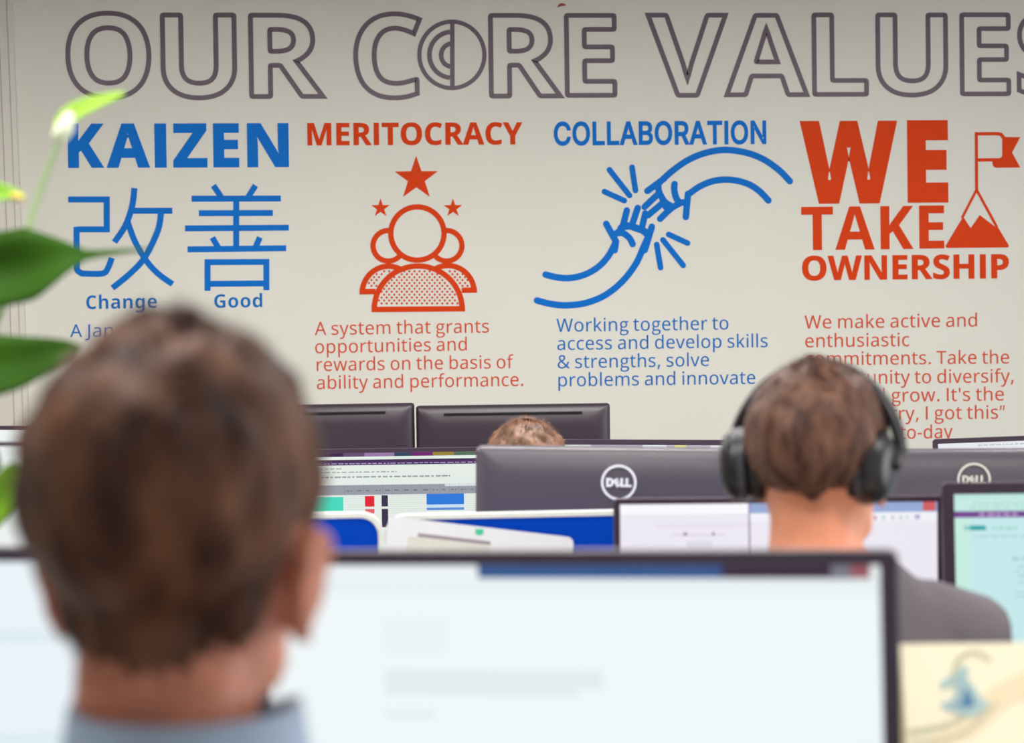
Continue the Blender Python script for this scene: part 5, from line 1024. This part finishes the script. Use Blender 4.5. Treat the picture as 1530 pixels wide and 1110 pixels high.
def person(label, head_at, turn, nod, hair_m, skin_m, top_m, lean, hair_fn, sleeves, seed, shoulder_drop=0.245, tilt=0.0, voxel=0.0055, strands=4500, collar=False, hair_len=(0.020, 0.007), shoulder_w=0.185, body_turn=0.0, ears=1.0, neck=1.0):
    """Seated figure looking along +y; every piece is built in the frame of the floor point under the pelvis."""
    hx, hy, hz = head_at
    root = thing('person', (hx, hy - lean, 0), label, 'person', rz=body_turn)
    hc = Vector((0, lean, hz))
    H = Matrix.Translation(hc) @ Matrix.Rotation(turn - body_turn, 4, 'Z') @ Matrix.Rotation(nod, 4, 'X') @ Matrix.Rotation(tilt, 4, 'Y')
    sz = hz - shoulder_drop                       # height of the shoulder joints
    seat = 0.46
    ny = lean - .055                              # where the neck meets the trunk
    up = lambda f: seat + (sz - seat) * f
    def trunk(bm, g):
        loft(bm, [(0, -.02, seat - .03, .15 + g, .11 + g), (0, -.02, seat + .05, .175 + g, .125 + g), (0, lean * .1 - .01, up(.35), .155 + g, .108 + g), (0, lean * .35 - .02, up(.65), .165 + g, .115 + g),
                  (0, ny * .8, up(.86), .178 + g, .112 + g), (0, ny, up(.97), shoulder_w - .012 + g, .088 + g), (0, ny + .004, sz + .028, .135 + g, .070 + g), (0, ny + .008, sz + .055, .092 + g, .062 + g), (0, ny + .014, sz + .085, .064 + g * .6, .058 + g * .6)], 32, power=2.3)
    sh = [Vector((s * shoulder_w, ny + .005, sz - .012)) for s in (-1, 1)]
    el = [Vector((s * (shoulder_w + .055), ny + .13, max(sz - .27, DESK_Z + .05))) for s in (-1, 1)]
    wr = [Vector((s * .15, ny + .36, DESK_Z + .048)) for s in (-1, 1)]
    bm = bmesh.new()
    head_pieces(bm, H, ears, neck)
    trunk(bm, 0.0)
    for i, s in ((0, -1), (1, 1)):
        tube(bm, [sh[i] + Vector((-s * .03, 0, 0)), sh[i], (sh[i] + el[i]) / 2, el[i], el[i] * .45 + wr[i] * .55, wr[i]], [.055, .054, .045, .038, .036, .026], 18)
        hand_pieces(bm, wr[i], (-s * .15, 1, -.05), (1, s * .15, 0), (0, 0, -1), -s)
        hip = Vector((s * .095, .0, seat + .055)); kn = Vector((s * .14, .40, seat + .045)); an = Vector((s * .14, .37, .10))
        tube(bm, [hip, (hip + kn) / 2, kn, kn * .55 + an * .45 + Vector((0, -.015, 0)), an], [.085, .072, .056, .050, .036], 18)
        tube(bm, [an + Vector((0, -.03, -.05)), an + Vector((0, .06, -.06)), an + Vector((0, .15, -.07))], [.036, .034, .026], 14)
    b = remeshed(bm, voxel, 3)
    body = obj('body', b, skin_m, root, smooth=True)
    # face
    for s in (-1, 1):
        eb = bmesh.new(); ellipsoid(eb, (0, 0, 0), (.0118, .0118, .0118), u=14, v=10); eb.transform(H @ Matrix.Translation((s * .031, .0795, .004)))
        e = obj('eye', eb, M['eye'], root, smooth=True)
        ib = bmesh.new(); ellipsoid(ib, (0, 0, 0), (.0056, .003, .0056), u=12, v=8); ib.transform(H @ Matrix.Translation((s * .031, .0904, .004))); obj('iris', ib, M['iris'], e, smooth=True)
    # clothes
    bm = bmesh.new(); trunk(bm, .009)
    for i, s in ((0, -1), (1, 1)):
        if sleeves == 'long': tube(bm, [sh[i] + Vector((-s * .03, 0, 0)), sh[i], (sh[i] + el[i]) / 2, el[i], el[i] * .45 + wr[i] * .55, el[i] * .08 + wr[i] * .92], [.065, .066, .057, .050, .046, .037], 18)
        else: tube(bm, [sh[i] + Vector((-s * .03, 0, 0)), sh[i], sh[i] * .55 + el[i] * .45, sh[i] * .3 + el[i] * .7], [.066, .068, .062, .060], 18)
    b = remeshed(bm, 0.007, 3)
    for v in b.verts:                                    # soft cloth folds
        n = noise.noise(Vector((v.co.x * 9 + seed, v.co.y * 9, v.co.z * 16))) * .5 + noise.noise(Vector((v.co.x * 22, v.co.y * 22 + seed, v.co.z * 30))) * .25
        v.co += v.normal * n * .006
    shirt = obj('shirt' if sleeves == 'long' else 'tshirt', b, top_m, root, smooth=True)
    if collar:
        cb = bmesh.new(); prof = []
        for k in range(40):
            a = 2 * math.pi * k / 40
            front = max(0.0, math.sin(a)) ** 2
            z1 = .030 - .022 * front; 
            prof.append([Vector((.077 * math.cos(a), .072 * math.sin(a), -.035)), Vector((.071 * math.cos(a), .068 * math.sin(a), z1 - .006)), Vector((.0695 * math.cos(a), .0665 * math.sin(a), z1)), Vector((.0725 * math.cos(a), .070 * math.sin(a), z1 + .001)), Vector((.079 * math.cos(a), .077 * math.sin(a), -.008)), Vector((.084 * math.cos(a), .082 * math.sin(a), -.026))])
        C_ = Matrix.Translation((collar[0], ny + .008 + collar[1], sz + .085 + collar[2])) @ Matrix.Scale(0.90, 4, (1, 0, 0)) @ Matrix.Scale(1.06, 4, (0, 1, 0))
        rows = [[cb.verts.new(C_ @ p) for p in r_] for r_ in prof]
        for k in range(40):
            a, b2 = rows[k], rows[(k + 1) % 40]
            for j in range(5): cb.faces.new((a[j], b2[j], b2[j + 1], a[j + 1]))
        c = obj('collar', cb, top_m, shirt, smooth=True)
        md = c.modifiers.new('solid', 'SOLIDIFY'); md.thickness = .002
    bm = bmesh.new()
    loft(bm, [(0, -.02, seat - .04, .155, .115), (0, -.02, seat + .03, .188, .138), (0, -.012, seat + .11, .178, .130)], 28, power=2.3)
    for s in (-1, 1):
        hip = Vector((s * .095, .0, seat + .055)); kn = Vector((s * .14, .40, seat + .045)); an = Vector((s * .14, .37, .10))
        tube(bm, [hip, (hip + kn) / 2, kn, kn * .55 + an * .45, an + Vector((0, 0, -.01))], [.094, .081, .066, .060, .052], 18)
    obj('trousers', remeshed(bm, 0.01, 2), M['trousers'], root, smooth=True)
    for s in (-1, 1):
        bm = bmesh.new(); an = Vector((s * .14, .37, .10))
        tube(bm, [an + Vector((0, -.04, -.048)), an + Vector((0, .06, -.052)), an + Vector((0, .16, -.064))], [.046, .045, .034], 16)
        for v in bm.verts: v.co.z = max(v.co.z, .002)
        obj('shoe', bm, M['shoe'], root, smooth=True)
    # hair: a cap that follows the skull, plus short strands that break its outline
    hb = bmesh.new(); head_pieces(hb, Matrix.Identity(4), ears=0)
    bvh = BVHTree.FromBMesh(hb); hb.free()
    C0 = Vector((0, -.014, .012))
    rr = random.Random(seed)
    def pos(phi, el_, lift):
        d = Vector((math.sin(phi) * math.cos(el_), -math.cos(phi) * math.cos(el_), math.sin(el_)))
        hit, nrm, _, _ = bvh.ray_cast(C0 + d * .4, -d)
        if hit is None: hit, nrm = C0 + d * .09, d
        return hit, d
    NP, NT = 96, 40
    hb = bmesh.new(); rows = []
    def lift(phi, tt):
        return hair_fn(phi)[1](tt)
    for i in range(NT + 1):
        tt = i / NT; row = []
        for k in range(NP):
            phi = -math.pi + 2 * math.pi * k / NP
            lim = hair_fn(phi)[0]
            el_ = R(90) + (lim - R(90)) * tt
            hit, d = pos(phi, el_, 0)
            L = lift(phi, tt)
            nz = noise.noise(Vector(hit) * 38 + Vector((seed, 0, 0))) * .30 + noise.noise(Vector((hit.x * 90, hit.y * 90, hit.z * 40 + seed))) * .22
            row.append((hit, d, L * (1 + nz)))
        rows.append(row)
    top = None
    vr = []
    for i, row in enumerate(rows):
        vr.append([hb.verts.new(h + d * (l if i < NT else -.004)) for h, d, l in row])
    for a, b2 in zip(vr, vr[1:]):
        for k in range(NP): hb.faces.new((a[k], b2[k], b2[(k + 1) % NP], a[(k + 1) % NP]))
    bmesh.ops.remove_doubles(hb, verts=vr[0], dist=.004)
    # strands
    for _ in range(strands):
        i = rr.random() ** 0.8 * NT; k = rr.random() * NP
        i0, k0 = min(int(i), NT - 1), int(k) % NP
        h, d, l = rows[i0][k0]; h2, d2, l2 = rows[i0 + 1][k0]; h3, d3, l3 = rows[i0][(k0 + 1) % NP]
        fi, fk = i - i0, k - int(k)
        base = h + d * l * .8 + (h2 + d2 * l2 * .8 - h - d * l * .8) * fi + (h3 + d3 * l3 * .8 - h - d * l * .8) * fk
        down = ((h2 - h).normalized() if (h2 - h).length > 1e-5 else Vector((0, -1, 0)))
        tt = i / NT
        ln = (hair_len[0] + (hair_len[1] - hair_len[0]) * min(1, tt * 1.5)) * rr.uniform(.6, 1.25)
        jit = Vector((rr.uniform(-1, 1), rr.uniform(-1, 1), rr.uniform(-1, 1)))
        dirv = (d * .55 + down * .75 + jit * .38).normalized()
        side = dirv.cross(d).normalized() * rr.uniform(.0004, .0008)
        p1 = base + dirv * ln * .55; p2 = base + (dirv + d * -.25).normalized() * ln
        a, b2, c, e, f = (hb.verts.new(q) for q in (base - side, base + side, p1 + side * .8, p1 - side * .8, p2))
        hb.faces.new((a, b2, c, e)); hb.faces.new((e, c, f))
    hb.transform(H)
    obj('hair', hb, hair_m, root, smooth=True)
    return root, H
def short_hair(back, side, front, vee=0.0, top=0.022, mid=0.012, vee_at=0.0, bulk=0.0):
    """Hairline elevation round the head (phi 0 = nape, +-pi = forehead) and thickness from crown (0) to edge (1)."""
    def fn(phi):
        a = abs(phi) / math.pi
        kn = ((0.0, back), (0.12, back), (0.30, back * .86), (0.39, back * .74), (0.445, side), (0.53, side), (0.57, side - 14), (0.63, side - 14), (0.68, side + 16), (0.80, front - 8), (1.0, front))
        for (a0, v0), (a1, v1) in zip(kn, kn[1:]):
            if a <= a1: lim = v0 + (v1 - v0) * (a - a0) / (a1 - a0); break
        lim -= vee * max(0.0, 1 - abs(phi - vee_at) / .22)
        def lift(t):
            l = top + (mid - top) * min(1, t / .45)
            l += bulk * math.exp(-((t - .42) / .2) ** 2)
            return l if t < .68 else l * max(.12, 1 - ((t - .68) / .32) ** 1.2 * .88)
        return R(lim), lift
    return fn

# nearest man
P1D = 1.20
p = at(274, 812, P1D)
P1, H1 = person('blurred short-haired man nearest the camera, seen from behind in a blue-grey collared shirt', (p.x, p.y, p.z), R(-16), R(-3), M['hair_a'], M['skin_shaded'], M['shirt_a'], 0.02,
                short_hair(-62, -4, 40, top=.024, mid=.012, bulk=.004), 'long', 11, shoulder_drop=0.223, collar=(0.004, -0.006, 0.020), strands=9000, ears=0.9, neck=1.05)
# man in headphones
P2D = 2.42
p = at(1226, 694, P2D)
P2, H2 = person('man seen from behind wearing black headphones and a grey t-shirt', (p.x, p.y, p.z), R(-30), R(2), M['hair_b'], M['skin'], M['shirt_b'], 0.04,
                short_hair(-25, 2, 40, vee=15, vee_at=.18, top=.016, mid=.009, bulk=.003), 'short', 23, shoulder_drop=0.187, ears=0.6, neck=1.08, strands=14000, hair_len=(0.013, 0.006), shoulder_w=0.150)
# head behind the bright-logo monitor
P3D = 4.30
p = at(784, 716, P3D)
P3, H3 = person('sandy-haired person whose crown alone shows above the bright-logo monitor', (p.x, p.y, p.z), R(10), R(6), M['hair_c'], M['skin'], M['shirt_c'], 0.04,
                short_hair(-44, -2, 40, top=.020, mid=.016), 'long', 37, shoulder_drop=0.25, strands=9000, hair_len=(0.016, 0.010), voxel=0.007)

# ------------------------------------------------------------------ headphones
def headphones(owner, H):
    ow = owner.matrix_basis
    G = ow @ H                                           # head frame in the world
    base = G @ Vector((0, 0, 0))
    t = thing('headphones', base, 'black over-ear headphones on the head of the man in the grey t-shirt', 'headphones')
    L = Matrix.Translation(-base) @ G
    # frame of the headset in the head: x across, z up the band, tipped forward
    F = L @ Matrix.Translation((-.006, -.006, -.006)) @ Matrix.Rotation(R(-14), 4, 'X')
    def put(bm): bm.transform(F); return bm
    bw, bt = 0.105, 0.128
    def band(a): return Vector((bw * 1.02 * math.sin(a), 0, bt * math.cos(a) if math.cos(a) > 0 else bt * math.cos(a)))
    bm = bmesh.new(); rows = []
    N = 40
    for i in range(N + 1):
        a = R(-80) + R(160) * i / N
        c = band(a); n = Vector((math.sin(a) / bw, 0, math.cos(a) / bt)).normalized()
        th = .0065 + .003 * max(0, math.cos(a)) ; wd = .012 + .006 * max(0, math.cos(a))
        rows.append([bm.verts.new(c + n * (th * math.cos(q)) + Vector((0, wd * math.sin(q), 0))) for q in [2 * math.pi * j / 12 for j in range(12)]])
    for a, b in zip(rows, rows[1:]):
        for j in range(12): bm.faces.new((a[j], a[(j + 1) % 12], b[(j + 1) % 12], b[j]))
    bm.faces.new(rows[0][::-1]); bm.faces.new(rows[-1])
    obj('headband', put(bm), M['phones'], t, smooth=True)
    bm = bmesh.new(); rows = []
    for i in range(21):
        a = R(-34) + R(68) * i / 20
        c = band(a); n = Vector((math.sin(a) / bw, 0, math.cos(a) / bt)).normalized()
        rows.append([bm.verts.new(c - n * .006 + n * (.006 * math.cos(q)) + Vector((0, .013 * math.sin(q), 0))) for q in [2 * math.pi * j / 12 for j in range(12)]])
    for a, b in zip(rows, rows[1:]):
        for j in range(12): bm.faces.new((a[j], a[(j + 1) % 12], b[(j + 1) % 12], b[j]))
    bm.faces.new(rows[0][::-1]); bm.faces.new(rows[-1])
    obj('band_padding', put(bm), M['cushion'], t, smooth=True)
    for s in (-1, 1):
        def ring(bm, rs, m=28):
            """Rings (x outwards, half-width along y, half-height along z)."""
            rr_ = []
            for x, ry, rz, cz in rs: rr_.append([bm.verts.new((s * x, ry * math.cos(2 * math.pi * k / m), cz + rz * math.sin(2 * math.pi * k / m))) for k in range(m)])
            for a, b in zip(rr_, rr_[1:]):
                for k in range(m): bm.faces.new((a[k], a[(k + 1) % m], b[(k + 1) % m], b[k]))
            bm.faces.new(rr_[0][::-1]); bm.faces.new(rr_[-1])
        cup = bmesh.new(); ring(cup, [(.0, .030, .038, 0), (.004, .034, .043, 0), (.012, .0355, .0450, 0), (.022, .033, .042, 0), (.030, .026, .034, 0), (.034, .015, .021, 0)])
        K = Matrix.Translation((.068 if s > 0 else -.075, -.024, .002)) @ Matrix.Rotation(s * R(4), 4, 'Y') @ Matrix.Rotation(s * R(-10), 4, 'Z')
        cup.transform(K); c = obj('ear_cup', put(cup), M['phones'], t, smooth=True)
        cu = bmesh.new(); ring(cu, [(-.001, .031, .039, 0), (-.006, .035, .044, 0), (-.013, .036, .0455, 0), (-.019, .034, .043, 0), (-.023, .029, .038, 0)]); cu.transform(K); obj('cushion', put(cu), M['cushion'], c, smooth=True)
        tr = bmesh.new(); ring(tr, [(.0005, .0352, .0445, 0), (.0035, .0362, .0457, 0), (.0065, .0362, .0457, 0), (.0095, .0352, .0445, 0)]); tr.transform(K); obj('cup_trim', put(tr), M['phone_trim'], c, smooth=True)
        yk = bmesh.new(); e = band(s * R(80))
        tube(yk, [e + Vector((0, 0, .004)), Vector((s * .105, -.010, .024)), Vector((s * .106, -.020, .004))], [.006, .007, .006], 12); obj('yoke', put(yk), M['phones'], t, smooth=True)
headphones(P2, H2)

# ------------------------------------------------------------------ office chairs
def chair(owner, label):
    x, y, _ = owner.location
    t = thing('office_chair', (x, y, 0), label, 'chair', group='black office chairs')
    bm = bmesh.new(); slab(bm, [rounded_rect(.46, .44, .08, 6)], -.02, .03); bm.transform(Matrix.Translation((0, .02, .40)) @ Matrix.Rotation(R(-90), 4, 'X')); obj('seat', bm, M['chair'], t, bevel=.008)
    bm = bmesh.new(); slab(bm, [rounded_rect(.42, .44, .09, 6)], -.02, .02); bm.transform(Matrix.Translation((0, -.21, .70))); obj('backrest', bm, M['chair'], t, bevel=.008)
    bm = bmesh.new(); tube(bm, [(0, -.245, .60), (0, -.25, .42), (0, -.18, .36), (0, 0, .36)], .016, 12); obj('back_bar', bm, M['bezel'], t, smooth=True)
    bm = bmesh.new(); tube(bm, [(0, 0, .365), (0, 0, .10)], [.028, .024], 14); obj('gas_column', bm, M['metal'], t, smooth=True)
    for k in range(5):
        a = 2 * math.pi * k / 5 + .3
        d = Vector((math.cos(a), math.sin(a), 0))
        bm = bmesh.new(); tube(bm, [Vector((0, 0, .095)), d * .28 + Vector((0, 0, .075))], [.02, .014], 10); lg = obj('leg', bm, M['bezel'], t, smooth=True)
        bm = bmesh.new(); tube(bm, [d * .285 + Vector((-d.y * .014, d.x * .014, .031)), d * .285 + Vector((d.y * .014, -d.x * .014, .031))], .0275, 14); obj('caster', bm, M['slot'], lg, smooth=True)
chair(P1, 'black office chair under the nearest man')
chair(P2, 'black office chair under the man in headphones')
chair(P3, 'black office chair under the sandy-haired person')
